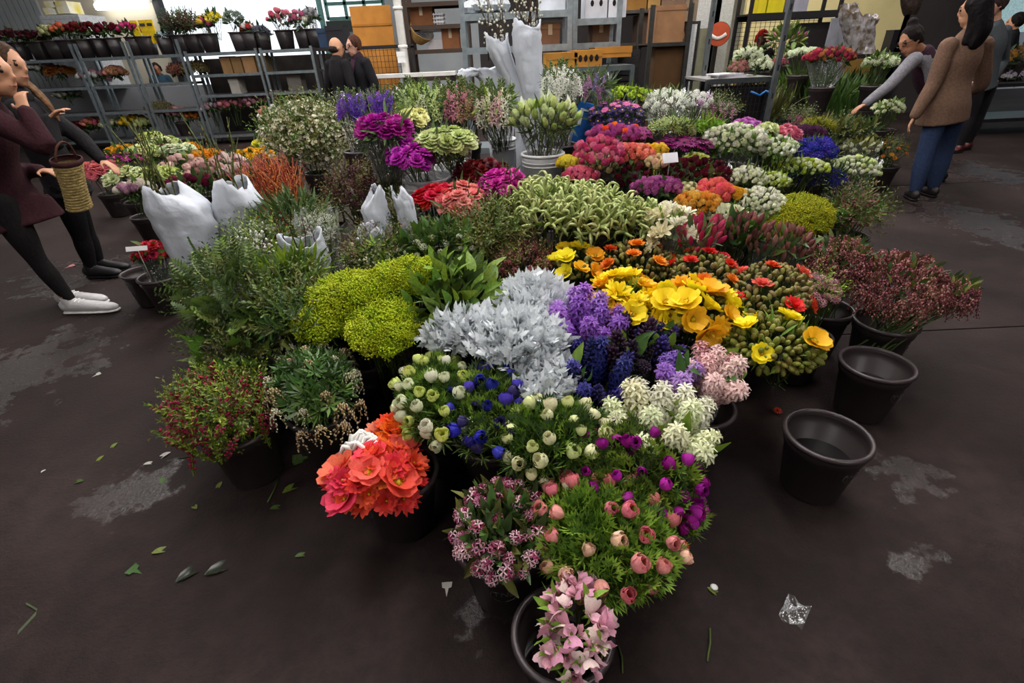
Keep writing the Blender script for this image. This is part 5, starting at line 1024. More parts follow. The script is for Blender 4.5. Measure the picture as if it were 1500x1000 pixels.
B('hyacinth_bouquet', 'lilac hyacinth', 'in its own sleeve beside the pink hyacinth', 988, 562, 22, 36, .42, [('hyacinth', .17, 6, pm('a77fd0', '9268c4', 'b791d6'), {'sink': .4, 'up': .6})], [('leaf', .11, 14, lgl)], wrap=.6, hz=.9, bk=None, base=.15)
B('hyacinth_bouquet', 'pale pink hyacinth', 'with broad leaves in a clear sleeve', 1042, 560, 28, 38, .42, [('hyacinth', .17, 8, pm('efc3c4', 'e8b2b8', 'f0d0cc'), {'sink': .4, 'up': .6})], [('wide', .1, 8, [lgl, lb], {'k0': .7, 'k1': 1})], wrap=.7, hz=.9, bpx=(1022, 592))
B('hyacinth_bouquet', 'deep blue hyacinths', 'before the silver leaves', 868, 560, 56, 42, .42, [('hyacinth', .16, 9, pm('35378c', '2a2a78', '443f94'), {'sink': .4}), ('hyabud', .15, 7, pm('2e2c66', '3a3478'), {'sink': .4})], [('leaf', .1, 16, [lgl, lb])], hz=.6)
B('hyacinth_bouquet', 'dark purple closed hyacinths', 'beside the lilac ones', 918, 512, 44, 38, .46, [('hyabud', .14, 16, pm('40283f', '4a2f48', '37263c'), {'sink': .4})], [('leaf', .1, 16, [lgl, lb])], wrap=.4)
B('hyacinth_bouquet', 'violet blue closed hyacinths', 'under the yellow poppies', 962, 505, 24, 30, .46, [('hyabud', .14, 8, pm('5a4596', '4d3c88'), {'sink': .4})], [('leaf', .1, 12, [lb, lgl], {'k1': 1.1})], wrap=.5, bk='small')
B('hyacinth_bouquet', 'bright lilac hyacinths', 'beside the silver leaves', 853, 480, 48, 34, .5, [('hyacinth', .17, 18, pm('9c62c6', '8a55bc', 'b07fd2'), {'sink': .4})], [('leaf', .1, 8, lgl)])
# ---- silver leaves
sil = (mat('woolly_silver', 'dfe3e7', .9, .1, var=.06, scale=9, transl=.2, hue=.008),)
for i, (x, y, a, b, zz, n, wh) in enumerate(((782, 438, 52, 36, .56, 170, 'behind the other silver bunches'), (692, 487, 68, 30, .52, 170, 'beside the green leaves'), (760, 498, 68, 44, .53, 230, 'in the middle of the stall'), (800, 552, 42, 40, .46, 130, 'beside the blue anemones'))):
    B('dusty_miller_bouquet', 'silver white lobed dusty miller leaves', wh, x, y, a, b, zz, [('dusty', .1, n, [sil], {'tilt': .4, 'dk': .12, 'sink': .45}), ('dusty', .1, n // 2, [sil], {'tilt': .4, 'k': .85, 'sink': .45})], hz=.5, low=-.35, blabel='black plastic bucket under the silver leaves ' + wh)
# ---- chartreuse
ch = [(petal('bdca22'), lch), (petal('adbe20'), lch), (petal('cad638'), lch)]
for x, y, a, b, zz, n, wh in ((598, 412, 56, 26, .62, 150, 'at the back of the lime clump'), (520, 438, 62, 36, .58, 190, 'in the middle of the lime clump'), (478, 468, 44, 30, .52, 130, 'at the left of the lime clump'), (562, 474, 48, 42, .53, 160, 'at the front of the lime clump')):
    B('goldenrod_bouquet', 'lime yellow frothy flowers', wh, x, y, a, b, zz, [('umbel', .062, n, ch, {'dk': .1}), ('umbel', .055, n // 2, ch, {'k': .88})], [('narrow', .08, 120, [lch, lg], {'under': .6, 'k0': .6, 'k1': 1})], hz=.5, low=-.25, blabel='black plastic bucket under the lime flowers ' + wh)
# ---- left front
B('heather_bouquet', 'heather with crimson bells and green tips', 'in the leftmost front bucket', 322, 598, 74, 56, .36, [('heath', .17, 120, [(petal('b52a58'), lch), (petal('a8244e'), lg), (petal('7f8a32'), lch), (petal('c43a60'), lo)], {'sink': .7, 'tilt': .3, 'dk': .15})], [('sprig', .1, 240, [lo, lch, lg])], hz=.7, bpx=(350, 622), up=.6)
B('pieris_bouquet', 'white pieris sprays among dark leaves', 'beside the heather', 460, 562, 68, 66, .42, [('raceme', .11, 26, [(petal('e6e2cf'), lo, petal('cdbd94')), (petal('d8c9a4'), lbr, petal('b0905e'))], {'hang': 1, 'low': -.25, 'k': 1.12})], [('whorl', .058, 190, [lgl, ld, lg], {'k1': .88}), ('leaf', .055, 160, [ld, lgl], {'k1': .88})], hz=.6)
B('fern_bouquet', 'dark fern fronds', 'at the left corner of the stall', 345, 435, 68, 68, .55, (), [('frond', .15, 230, [lfe, lg, ld], {'k0': .5, 'k1': .98}), ('sprig', .12, 260, [ld, lo, lfe])], hz=.8, cat='greenery')
B('ivy_bouquet', 'trailing ivy and berry stems', 'below the ferns', 345, 510, 56, 44, .42, [('ivy', .1, 34, [(leafm('628a34', '4a7028', .35),), (lg,)], {'k': 1.02, 'tilt': .5})], [('sprig', .12, 160, [lo, ld, lg]), ('dots', .022, 130, [lo, olive], {'k1': 1.05})], hz=.7, cat='greenery')
B('greenery_bouquet', 'mixed dark green sprigs', 'beside the ferns', 430, 455, 62, 52, .52, (), [('sprig', .13, 260, [ld, lg, lo]), ('whorl', .07, 90, [ld, lgl]), ('narrow', .12, 130, [lg, lo])], hz=.7, cat='greenery')
B('greenery_bouquet', 'curly bright green grass stems', 'before the small white paper cone', 430, 408, 40, 26, .6, (), [('narrow', .12, 230, [lb, lg, lch]), ('sprig', .1, 90, [lg, lo])], hz=.7, cat='greenery')
B('white_blossom_bouquet', 'tiny white blossoms on green sprigs', 'behind the ferns', 385, 360, 44, 36, .62, (), [('sprig', .12, 200, [lg, lch, ld]), ('dots', .045, 80, petal('efece2'), {'name': 'blossoms', 'k0': .95, 'k1': 1.1})], hz=.7, cat='greenery')
B('green_leaf_bouquet', 'broad lance shaped green leaves', 'between lime flowers and silver leaves', 662, 440, 66, 48, .53, [('leaf', .11, 130, [(lb,), (lg,), (leafm('7a9a40', '587a2c', .3),)], {'tilt': .5, 'dk': .15, 'up': 0})], [('leaf', .1, 180, [lg, ld])], hz=.55, cat='greenery')
B('white_blossom_bouquet', 'small white waxy flowers in dark leaves', 'behind the lime flowers', 645, 362, 56, 26, .66, [('cluster', .05, 36, [(petal('eef0d8'), petal('dfe6b8'), lg)], {'k': 1.1})], [('leaf', .09, 220, [ld, lgl, lg]), ('sprig', .1, 120, [ld, lo])], cat='greenery')
B('greenery_bouquet', 'brown green seeded sprigs', 'before the standing paper cones', 550, 378, 48, 28, .62, (), [('sprig', .12, 220, [lo, lbr, ld]), ('dots', .03, 90, petal('e9dfc4'), {'name': 'seeds', 'k0': .85, 'k1': 1.06}), ('whorl', .07, 60, [lb, lg])], cat='greenery')
B('greenery_bouquet', 'mossy olive green twigs', 'below the salmon carnations', 720, 345, 50, 32, .66, (), [('sprig', .14, 330, [lo, lg, leafm('6c6f26', '474c1c')])], cat='greenery')
B('pieris_bouquet', 'dusky red pieris sprays', 'before the pale green tassels', 766, 380, 44, 32, .6, [('raceme', .09, 30, [(petal('a4545c'), lbr, petal('d79a98')), (petal('8c3f4c'), lbr, petal('c98080'))], {'hang': 1})], [('sprig', .08, 140, [lbr, lo])])
# ---- poppies and buds
pb = [(olive, stemg), (olive2, stemg), (olive3, stemg)]; pbs = [(olive, stemg, petal('d8702e')), (olive2, stemg, petal('e0b22a')), (olive3, stemg, petal('cf5a4a'))]
yp = [(petal('f8e224', .03), petal('e0b818'), lb), (petal('f6d820', .03), petal('e0b818'), lb), (petal('f8e224', .03), petal('e0b818'), lb), (petal('f2b420', .05), petal('e0b818'), lb)]
op = [(petal('e2521c'), cent, lb), (petal('d83a20'), cent, lb), (petal('f08a22'), cent, lb)]
B('poppy_bouquet', 'yellow poppies with green buds', 'at the left end of the poppy row', 845, 385, 36, 28, .58, [('poppy', .085, 10, yp), ('bud', .034, 60, pb, {'tilt': .6}), ('budsplit', .034, 12, pbs)], hz=.55)
B('poppy_bouquet', 'orange red poppies among round buds', 'behind the yellow poppies', 930, 385, 56, 34, .58, [('ruffled', .07, 12, op), ('bud', .034, 150, pb, {'tilt': .6}), ('budsplit', .034, 24, pbs)], hz=.5)
B('poppy_bouquet', 'orange poppies among olive buds', 'below the red tulips', 1030, 398, 50, 34, .58, [('ruffled', .065, 12, op), ('bud', .034, 140, pb, {'tilt': .6}), ('budsplit', .034, 20, pbs)], hz=.5)
B('poppy_bouquet', 'large open yellow poppies', 'in the middle of the poppy row', 912, 440, 48, 38, .54, [('ruffled', .12, 13, yp, {'dk': .1}), ('poppy', .12, 8, yp, {'k': 1.06})], [('narrow', .08, 50, lb)], hz=.5)
B('poppy_bouquet', 'yellow poppies and fat olive buds', 'beside the large open ones', 1010, 455, 66, 42, .54, [('poppy', .105, 20, yp, {'tilt': .35}), ('ruffled', .1, 7, yp), ('bud', .036, 80, pb, {'tilt': .6, 'low': -.5})], hz=.5)
B('poppy_bouquet', 'red poppies among crowded buds', 'beside the brown tulips', 1130, 425, 60, 44, .56, [('ruffled', .075, 8, [(petal('e8432e'), cent, lb), (petal('e2382a'), cent, lb), (petal('ee6a5a'), cent, lb)]), ('bud', .034, 190, pb, {'tilt': .6}), ('budsplit', .034, 30, pbs)], hz=.5)
B('poppy_bouquet', 'drooping olive poppy buds', 'with a few yellow blooms at the stall edge', 1130, 505, 76, 46, .48, [('bud', .038, 210, [(leafm('868a3a', '66702a'), stemg), (leafm('9a983f', '727a2c'), stemg), (olive2, stemg)], {'low': -.45, 'tilt': .35, 'up': .1}), ('budsplit', .038, 16, pbs, {'up': .1}), ('poppy', .09, 5, yp, {'low': .2})], [('narrow', .07, 60, [lb, lch])], hz=.55, bpx=(1142, 522))
B('bouvardia_bouquet', 'dusty pink clustered blossoms', 'at the end of the poppy row', 1198, 425, 30, 26, .5, [('cluster', .06, 30, [(petal('c98a98'), petal('e0b0b4'), lo), (petal('b86f84'), petal('d09aa4'), lo)])], [('sprig', .1, 60, [lo, lch])], bk='small')
# ---- right front pieris
pr = [(petal('8e4650'), lbr, petal('d8a09a')), (petal('73343f'), lbr, petal('c07f7e')), (petal('a05a5c'), lo, petal('e0b0a4'))]
B('pieris_bouquet', 'dark red drooping pieris', 'in the bucket at the right edge', 1318, 408, 72, 54, .5, [('raceme', .105, 95, pr, {'hang': 1, 'low': -.4})], [('leaf', .05, 120, [ld, lo, lbr], {'k1': .85})], hz=.5, bpx=(1298, 470))
B('pieris_bouquet', 'dark red pieris spilling outward', 'over the bare floor', 1398, 425, 38, 42, .45, [('raceme', .1, 34, pr, {'hang': 1, 'low': -.4})], [('leaf', .05, 50, [ld, lo], {'k1': .85})], hz=.5, bk=None, base=.12, bo=(-.32, -.02))
B('pieris_bouquet', 'dark red pieris', 'behind the one at the right edge', 1232, 372, 48, 36, .58, [('raceme', .1, 48, pr, {'hang': 1, 'low': -.4})], [('leaf', .05, 90, [ld, lo], {'k1': .85})], hz=.5)
B('goldenrod_bouquet', 'mustard yellow feathery flowers', 'behind the brown tulips', 1168, 318, 46, 30, .6, [('umbel', .062, 200, [(petal('b2b022'), lch), (petal('a2a61e'), lch)])], [('narrow', .09, 160, [lg, lch], {'under': .7, 'k1': .8})])
B('greenery_bouquet', 'reddish green wispy sprigs', 'at the right edge behind the pieris', 1250, 310, 40, 30, .45, (), [('sprig', .16, 170, [lo, lg, lbr]), ('leaf', .06, 60, [lg, lb]), ('dots', .03, 90, petal('b9707a'), {'name': 'blossoms', 'k1': 1.05})], cat='greenery')
# ---- tassels, tulips, freesias
ta = [(leafm('c9cf94', 'aab56e'),), (leafm('b6c07c', '97a65c'),)]
for x, y, a, b, zz, n, wh in ((800, 308, 50, 36, .74, 64, 'beside the white pail'), (862, 318, 46, 34, .72, 60, 'in the middle of the tassel row'), (922, 330, 44, 26, .7, 52, 'beside the freesias')):
    B('amaranth_bouquet', 'pale green curling amaranth tassels', wh, x, y, a, b, zz, [('tail', .15, int(n * .9), ta, {'tilt': .4, 'up': .6})], [('narrow', .09, 110, [leafm('a9b46a', '7f8f48'), lg]), ('dots', .03, 50, leafm('d8c860', 'b9b060'), {'k1': 1.03})], base=.15, blabel='black plastic bucket under the amaranth ' + wh)
B('freesia_bouquet', 'white freesias in a clear sleeve', 'beside the pink tulips', 978, 338, 30, 28, .68, [('freesia', .12, 16, [(petal('f4f0dc'), lb), (petal('f1e9c4'), lb)])], [('narrow', .1, 40, lb)], wrap=.8, hz=.8, base=.1)
B('tulip_bouquet', 'crimson pink tulips', 'in a clear sleeve', 1022, 352, 30, 28, .66, [('tulip', .075, 26, pm('c22a5c', 'b82450', 'd0486e'), {'up': .7})], [('leaf', .09, 20, [lg, lfe])], wrap=.7, hz=.9, base=.1)
B('tulip_bouquet', 'closed brownish pink tulips', 'in the back row', 1085, 345, 36, 24, .62, [('tulip', .068, 44, pm('9a5a58', 'a86a62', '8a4f55'), {'up': .75})], [('leaf', .09, 50, [lfe, lg])], hz=.8, base=.1)
B('tulip_bouquet', 'closed brownish pink tulips', 'beside the mustard flowers', 1140, 368, 46, 30, .56, [('tulip', .065, 60, pm('96604f', 'a8756a', '87524f'), {'up': .75})], [('leaf', .09, 60, [lfe, lg])], wrap=.75, hz=.8)
# ---- carnations
Q = 'carnation_bouquet'
B(Q, 'scarlet red carnations', 'before the white pail', 640, 294, 34, 19, .79, [('carnation', .085, 26, car('d8202f', 'c81a2c', 'e02c3c'))], base=.3, hz=.6)
B(Q, 'salmon pink carnations', 'beside the scarlet ones', 676, 298, 34, 26, .78, [('carnation', .085, 26, car('ee8d88', 'ea7f80', 'f0a098'))], [('narrow', .1, 60, lfe, {'under': .7})], base=.3, hz=.7)
B(Q, 'hot magenta carnations', 'beside the salmon ones', 738, 272, 33, 22, .84, [('carnation', .08, 24, car('d032a4', 'c42898', 'd84cb0'))], [('narrow', .1, 60, lfe, {'under': .7})], base=.35, hz=.6)
B(Q, 'dark wine red carnations', 'between the pails', 706, 256, 38, 18, .84, [('carnation', .085, 30, car('6a0f20', '560c1a', '7a1424'))], base=.35, wrap=.5)
B(Q, 'deep magenta carnations', 'in a tall sleeve beside the white flowering bush', 562, 192, 40, 20, 1.12, [('carnation', .09, 30, car('b01a94', 'a01488', 'bc2aa0'))], [('narrow', .12, 100, lfe, {'under': .8})], base=.5, bk='tall', wrap=.8)
B(Q, 'pale lemon carnations', 'behind the deep magenta ones', 605, 178, 22, 14, 1.14, [('carnation', .085, 14, car('e8e6a4', 'e0e09a'))], base=.5, bk='tall')
B(Q, 'cream green carnations', 'beside the hot magenta ones', 772, 282, 20, 16, .8, [('carnation', .075, 14, car('d3dc9c', 'e2e6b8'))], base=.3)
# ---- back left
B('stock_bouquet', 'purple stocks in tall cellophane', 'below the two men', 515, 152, 22, 16, 1.2, [('stock', .16, 12, pm('7038b8', '5f2ea4'), {'sink': .6, 'up': .8})], [('narrow', .1, 40, lfe, {'under': .9, 'k1': .7})], base=.5, bk='tall', wrap=1.2)
B('stock_bouquet', 'violet stocks in tall cellophane', 'beside the orange board', 558, 148, 20, 17, 1.2, [('stock', .16, 14, pm('7c3cc4', '6a32b0'), {'sink': .6, 'up': .8})], [('narrow', .1, 40, lfe, {'under': .9, 'k1': .7})], base=.5, bk='tall', wrap=1.2)
B('snapdragon_bouquet', 'pale green snapdragon spikes', 'behind the pale green carnations', 618, 148, 40, 24, 1.18, [('stock', .2, 34, pm('c8d890', 'b4cc74', 'e2e8c0'), {'sink': .6, 'up': .9})], [('narrow', .12, 160, [lch, lb, lfe], {'under': .8, 'k1': .75})], base=.5, bk='tall', wrap=.7)
B('snapdragon_bouquet', 'dusty pink snapdragon spikes', 'beside the white paper wraps', 676, 148, 28, 28, 1.18, [('stock', .22, 24, pm('d08c98', 'c07888', 'b9a074'), {'sink': .6, 'up': .9})], [('narrow', .13, 150, [lfe, lo], {'under': .8, 'k1': .75})], base=.5, bk='tall')
B('white_stock_bouquet', 'white stocks in cellophane', 'behind the fat green buds', 822, 118, 28, 22, 1.3, [('stock', .18, 26, pm('f2f2ea', 'e9ebdc'), {'sink': .6, 'up': .9})], [('narrow', .1, 90, lfe, {'under': .9, 'k1': .7})], base=.5, bk='tall', wrap=.8)
B('thistle_bouquet', 'lavender and pink meadow flowers', 'beside the white stocks', 872, 125, 24, 24, 1.24, [('stock', .15, 14, pm('8a78b8', 'b07aa8', '7868a4'), {'sink': .6, 'up': .9})], [('narrow', .14, 120, [lfe, ld], {'under': .9, 'k1': .8})], base=.5, bk='tall', wrap=.9)
B('button_mum_bouquet', 'lime green button chrysanthemums', 'above the purple asters', 915, 140, 44, 12, 1.14, [('mum', .055, 70, pm('a8c02a', '9ab424', 'b8cc3a'))], [('narrow', .08, 40, lg)], base=.5, bk='tall', hz=.35)
B('aster_bouquet', 'pink and purple asters', 'below the lime chrysanthemums', 902, 172, 42, 24, 1.04, [('daisy', .06, 70, [(petal('4a2a78'), cent, lg), (petal('3c2468'), cent, lg)]), ('daisy', .06, 16, [(petal('d86aa4'), petal('d86aa4'), lg)], {'low': .55, 'k': 1.06})], [('narrow', .1, 120, [ld, lfe], {'under': .6})], base=.5, hz=.7)
B('phlox_bouquet', 'white phlox heads in cellophane', 'behind the pale green sprays', 975, 152, 32, 20, 1.08, [('cluster', .075, 36, [(petal('f0f0e6'), petal('e6ead6'), lg)])], [('narrow', .1, 50, lfe)], base=.5, bk='tall', wrap=.8)
B('phlox_bouquet', 'white phlox with mauve heads', 'before the black wire table', 1018, 150, 24, 20, 1.06, [('cluster', .07, 22, [(petal('eeeee4'), petal('e2dfe2'), lg)]), ('cluster', .07, 7, [(petal('b86ab0'), petal('d09ac8'), lg)], {'cut': (1, 0, 0, .3)})], base=.5, bk='tall', wrap=.8)
B('waxflower_bouquet', 'mauve pink wispy waxflowers', 'before the black wire table', 1052, 165, 26, 30, .96, (), [('sprig', .12, 130, [lo, lfe]), ('dots', .03, 150, [petal('b67a9c'), petal('cfa2b4')], {'name': 'blossoms', 'k0': .7, 'k1': 1.06})], base=.4, bk='tall')
# ---- roses
def ros(*hs): return [(petal(h), leafm('5a7a38')) for h in hs]
Q = 'rose_bouquet'
B(Q, 'pink and cream roses', 'at the left of the rose bank', 878, 228, 34, 22, .9, [('rose', 0.078, 64, ros('d0527c', 'dc7a96', 'c23f6c'))], wrap=.7, base=.38)
B(Q, 'mauve and orange roses', 'behind the pink and cream ones', 902, 202, 40, 14, .96, [('rose', 0.078, 54, ros('b04c92', 'c060a0')), ('rose', 0.078, 12, ros('ee6a28'), {'cut': (0, 0, 1, .4), 'k': 1.05})], base=.42, wrap=.6)
B(Q, 'cream yellow roses', 'in a low row', 868, 245, 36, 14, .84, [('rose', 0.069, 54, ros('e8d69c', 'e6c88c', 'dfd8a4'))], base=.34)
B(Q, 'peach salmon roses', 'behind the dark red ones', 925, 232, 38, 16, .86, [('rose', 0.073, 64, ros('ee8a78', 'f09a84', 'e87a70'))], base=.36, wrap=.6)
B(Q, 'golden yellow roses', 'at the right of the salmon ones', 957, 226, 20, 12, .88, [('rose', 0.067, 28, ros('eab82a', 'e6c040'))], base=.38)
B(Q, 'pale blush roses', 'below the golden yellow ones', 962, 241, 16, 16, .84, [('rose', 0.067, 28, ros('e6cfa4', 'e4c0a0'))], base=.34, bk='small')
B(Q, 'yellow roses', 'beside the white pail', 832, 243, 13, 12, .86, [('rose', 0.078, 19, ros('e8c832', 'e0d050'))], base=.38, bk='small')
B(Q, 'hot pink spray roses', 'below the cream yellow row', 850, 263, 24, 14, .8, [('rose', 0.073, 32, ros('d85a80', 'e27a94'))], base=.3)
B(Q, 'dark red roses in cellophane', 'before the salmon roses', 905, 262, 48, 24, .76, [('rose', 0.073, 73, ros('5a1426', '6c1a2c', '4c101e'))], [('leaf', .08, 120, [ld, lg], {'under': .8})], base=.3, wrap=.5, low=-.6)
B(Q, 'dark red roses in cellophane', 'at the right of the rose bank', 1015, 256, 50, 20, .78, [('rose', 0.069, 73, ros('5a1426', '661828', '4c101e'))], [('leaf', .08, 100, [ld, lg], {'under': .8})], base=.3, wrap=.6, low=-.6)
B(Q, 'mauve pink roses', 'in front of the dark red ones', 962, 278, 34, 14, .74, [('rose', 0.065, 80, ros('b25a9a', 'c070a8', 'a44a8c'))], [('leaf', .08, 50, [ld], {'under': .8})], base=.26)
B(Q, 'coral roses in a clear sleeve', 'beside the orange yellow ones', 1047, 283, 22, 16, .72, [('rose', 0.084, 32, ros('e8646a', 'ee7a70'))], base=.24, wrap=.7, bk='small')
B(Q, 'apricot orange roses', 'before the coral ones', 1022, 303, 30, 18, .68, [('rose', 0.069, 57, ros('e6a842', 'eab85a', 'e29a3a'))], base=.2)
B(Q, 'cream spray roses', 'at the left of the coral ones', 1010, 286, 20, 14, .7, [('rose', 0.062, 35, ros('ebe4b8', 'e4e0a8'))], base=.22, bk='small')
B(Q, 'one orange rose in a sleeve', 'between cream spray roses', 1076, 290, 9, 11, .7, [('rose', 0.101, 6, ros('e0a234'))], base=.22, bk='small')
W = 'spray_rose_bouquet'
B(W, 'ivory spray roses', 'in the front white group', 1060, 318, 32, 15, .64, [('rose', 0.050, 96, ros('e9ead0', 'e2e6c0'))], [('narrow', .08, 60, lg, {'under': .7})], base=.16)
B(W, 'fuller ivory spray roses', 'behind the mustard flowers', 1112, 300, 36, 22, .66, [('rose', 0.050, 128, ros('eceadb', 'e4e6c8'))], [('narrow', .08, 80, lg, {'under': .7})], base=.18)
B(W, 'white spray roses', 'below the tall white ones', 1096, 262, 24, 14, .76, [('rose', 0.050, 64, ros('eceadb', 'e4e6c8'))], [('narrow', .08, 60, lg, {'under': .7})], base=.28)
B(W, 'tall white spray roses', 'in a large cellophane sleeve', 1075, 208, 44, 22, .92, [('rose', 0.062, 112, ros('f0eee0', 'e6eac8', 'ecebd8'))], [('leaf', .07, 160, [lg, lb], {'under': .8})], base=.4, bk='tall', wrap=.6, low=-.5)
B(W, 'white spray roses with green buds', 'beside the blue statice', 1138, 218, 26, 18, .86, [('rose', 0.056, 70, ros('eceee0', 'e4e8c8'))], [('leaf', .07, 120, [lg, lb], {'under': .8})], base=.36, low=-.5)
B('carnation_bouquet', 'orchid mauve carnations', 'behind the tall white roses', 1092, 186, 18, 10, .98, [('carnation', .07, 16, car('b45cb0', 'c070bc'))], base=.45)
B('carnation_bouquet', 'pale green sweet carnations', 'beside the orchid mauve ones', 1122, 192, 16, 9, .96, [('carnation', .07, 12, car('cdd49a'))], base=.44)
B('carnation_bouquet', 'rose pink carnations', 'above the blue statice', 1150, 198, 20, 11, .92, [('carnation', .07, 16, car('d8788a', 'cc6a80'))], base=.42)
B('statice_bouquet', 'deep blue statice', 'in the right half of the stall', 1192, 222, 28, 18, .8, [('umbel', .06, 80, [(petal('3430b0'), lg), (petal('2a2a9c'), lg), (petal('4a3cb8'), lg)])], [('narrow', .09, 60, lfe, {'under': .7})], base=.32)
B('statice_bouquet', 'plum purple statice', 'behind the blue statice', 1180, 196, 26, 10, .86, [('umbel', .055, 40, [(petal('5a2450'), lg), (petal('4c1e48'), lg)])], base=.36)
B('statice_bouquet', 'dark blue trailing statice', 'below the lime white roses', 1195, 262, 40, 18, .62, [('umbel', .05, 44, [(petal('2e2a8c'), lg), (petal('26247a'), lg)])], [('narrow', .1, 130, ld)], base=.2)
B(W, 'lime and white spray roses', 'below the blue statice', 1172, 246, 38, 10, .74, [('rose', 0.050, 96, ros('dfe6a0', 'e8ecc4', 'b8c84a'))], [('narrow', .06, 60, lb)], base=.3)
B(W, 'small lime white roses', 'below the lime and white ones', 1132, 268, 22, 12, .7, [('rose', 0.047, 64, ros('dfe6a0', 'c2d05a', 'e8ecc4'))], [('narrow', .06, 60, lb)], base=.26)
B(W, 'greenish white roses in cellophane', 'at the far right of the stall', 1250, 250, 34, 18, .62, [('rose', 0.056, 80, ros('e6ecc4', 'd8e29a', 'f0f0dc'))], [('narrow', .08, 70, lg, {'under': .6})], base=.16, wrap=.8)
B('dahlia_bouquet', 'dark magenta daisies', 'behind the dark red roses', 1000, 212, 40, 12, .92, [('daisy', .08, 34, [(petal('8a1a6a'), drk, lg), (petal('7a145c'), drk, lg)])], base=.42)
B('dahlia_bouquet', 'dark magenta daisies', 'beside the orange and mauve roses', 940, 196, 16, 12, .98, [('daisy', .08, 16, [(petal('80165e'), drk, lg), (petal('90206e'), drk, lg)])], base=.45)
B('hydrangea_bouquet', 'pale green sprays in cellophane', 'behind the magenta daisies', 985, 190, 28, 12, 1.0, [('umbel', .07, 30, [(petal('a9b86a'), lg), (petal('bcc88a'), lg)])], [('narrow', .1, 60, lfe)], base=.45, wrap=1.0)
B('mum_bouquet', 'fresh green chrysanthemums', 'left of the tall white roses', 1035, 186, 26, 11, 1.0, [('mum', .06, 40, pm('6f9a2a', '83a836'))], [('narrow', .08, 60, [lg, lb])], base=.45, bk='tall')
B('mum_bouquet', 'olive green chrysanthemums with one orange head', 'behind the dark red roses', 1020, 234, 20, 8, .86, [('mum', .06, 26, pm('98a044', 'a8ac54')), ('mum', .07, 1, pm('e8902a'), {'low': .9})], base=.38)
# ---- right rear
B('marigold_bouquet', 'small orange yellow blooms in dark leaves', 'at the feet of the tan coat', 1302, 222, 26, 16, .42, [('mum', .05, 22, pm('d89a1e', 'd8801e'))], [('sprig', .12, 130, [ld, lo])], base=0)
B('greenery_bouquet', 'grey green leafy sprays', 'in front of the reaching arm', 1240, 195, 40, 20, .62, (), [('leaf', .1, 160, [lfe, lo, ld]), ('sprig', .14, 120, [lo, ld]), ('dots', .04, 40, petal('c6cca0'), {'name': 'blossoms', 'k1': 1.03})], base=.1, cat='greenery')
B('white_cluster_bouquet', 'white clustered blooms', 'under the reaching hand', 1300, 160, 22, 14, .78, [('cluster', .07, 24, [(petal('d6dcb4'), petal('e6e8cc'), lg)])], [('leaf', .08, 50, lg)], base=.3)
B('white_cluster_bouquet', 'faded white blooms in cellophane', 'in front of the jeans', 1262, 218, 26, 10, .56, [('cluster', .06, 22, [(petal('d0d4bc'), petal('b9c29a'), lg)])], [('leaf', .08, 60, lo)], base=.1, wrap=1)
for x, y, a, b, zz, wh, col in ((1165, 128, 30, 34, .9, 'beside the black wire table', '5f7a26'), (1215, 135, 34, 32, .86, 'in the middle of the leaf bank', '4c6a24'), (1258, 130, 28, 30, .84, 'below the woman with glasses', '42602a')):
    B('iris_bouquet', 'tall upright iris leaves', wh, x, y, a, b, zz, [('blade', .5, 110, [(leafm(col, '33501c', .35),), (leafm('3f5a22', '2a401a', .35),)], {'sink': .75, 'up': .85, 'tilt': .16})], [('narrow', .2, 60, [ld, lg])], base=.2, bk='tall', blabel='tall black bucket under the iris leaves ' + wh)
B('grass_bouquet', 'brown green wispy grass', 'under the black wire table', 1115, 172, 34, 16, .7, (), [('blade', .3, 160, [lo, leafm('5a5a2c', '3c3c20')], {'up': 1.4, 'tilt': .2})], base=.2, cat='greenery')
B('waxflower_bouquet', 'reddish small waxflowers', 'in the leaf bank above the statice', 1170, 178, 20, 14, .8, (), [('sprig', .12, 100, [lo, ld]), ('dots', .03, 60, petal('a8607c'), {'name': 'blossoms', 'k1': 1.05})], base=.3)
B('goldenrod_bouquet', 'mustard feathery flowers', 'behind the plum statice', 1198, 186, 22, 10, .82, [('umbel', .06, 40, [(petal('9a9a2a'), lch)])], [('narrow', .1, 60, lo)], base=.3)
B('rose_bouquet', 'faded crimson roses in sleeves', 'behind the iris leaves', 1215, 86, 34, 10, zat(1215, 86, 6.6), [('rose', 0.101, 64, ros('9c2a48', 'b8405c', 'c07a50'))], [('leaf', .1, 60, ld)], base=.7, wrap=.8)
B('white_cluster_bouquet', 'greenish white blooms', 'beside the woman with glasses', 1290, 92, 24, 10, zat(1290, 92, 6.5), [('cluster', .1, 26, [(petal('d8e0b8'), petal('e6ead0'), lg)])], [('leaf', .1, 60, lg)], base=.7)
B('white_cluster_bouquet', 'fresh white and green blooms', 'behind the crimson roses', 1178, 78, 22, 7, zat(1178, 78, 7.3), [('cluster', .1, 22, [(petal('cfdcb8'), petal('e6ead0'), lg)])], base=.8)
B('tulip_bouquet', 'pink buds on leafy stems', 'under the black rack', 1150, 60, 26, 18, zat(1150, 60, 7.9), [('tulip', .08, 14, pm('b0567a', 'c07a8c', '9aa04a'))], [('leaf', .14, 120, [ld, lg, lo])], base=.8, bk='tall')
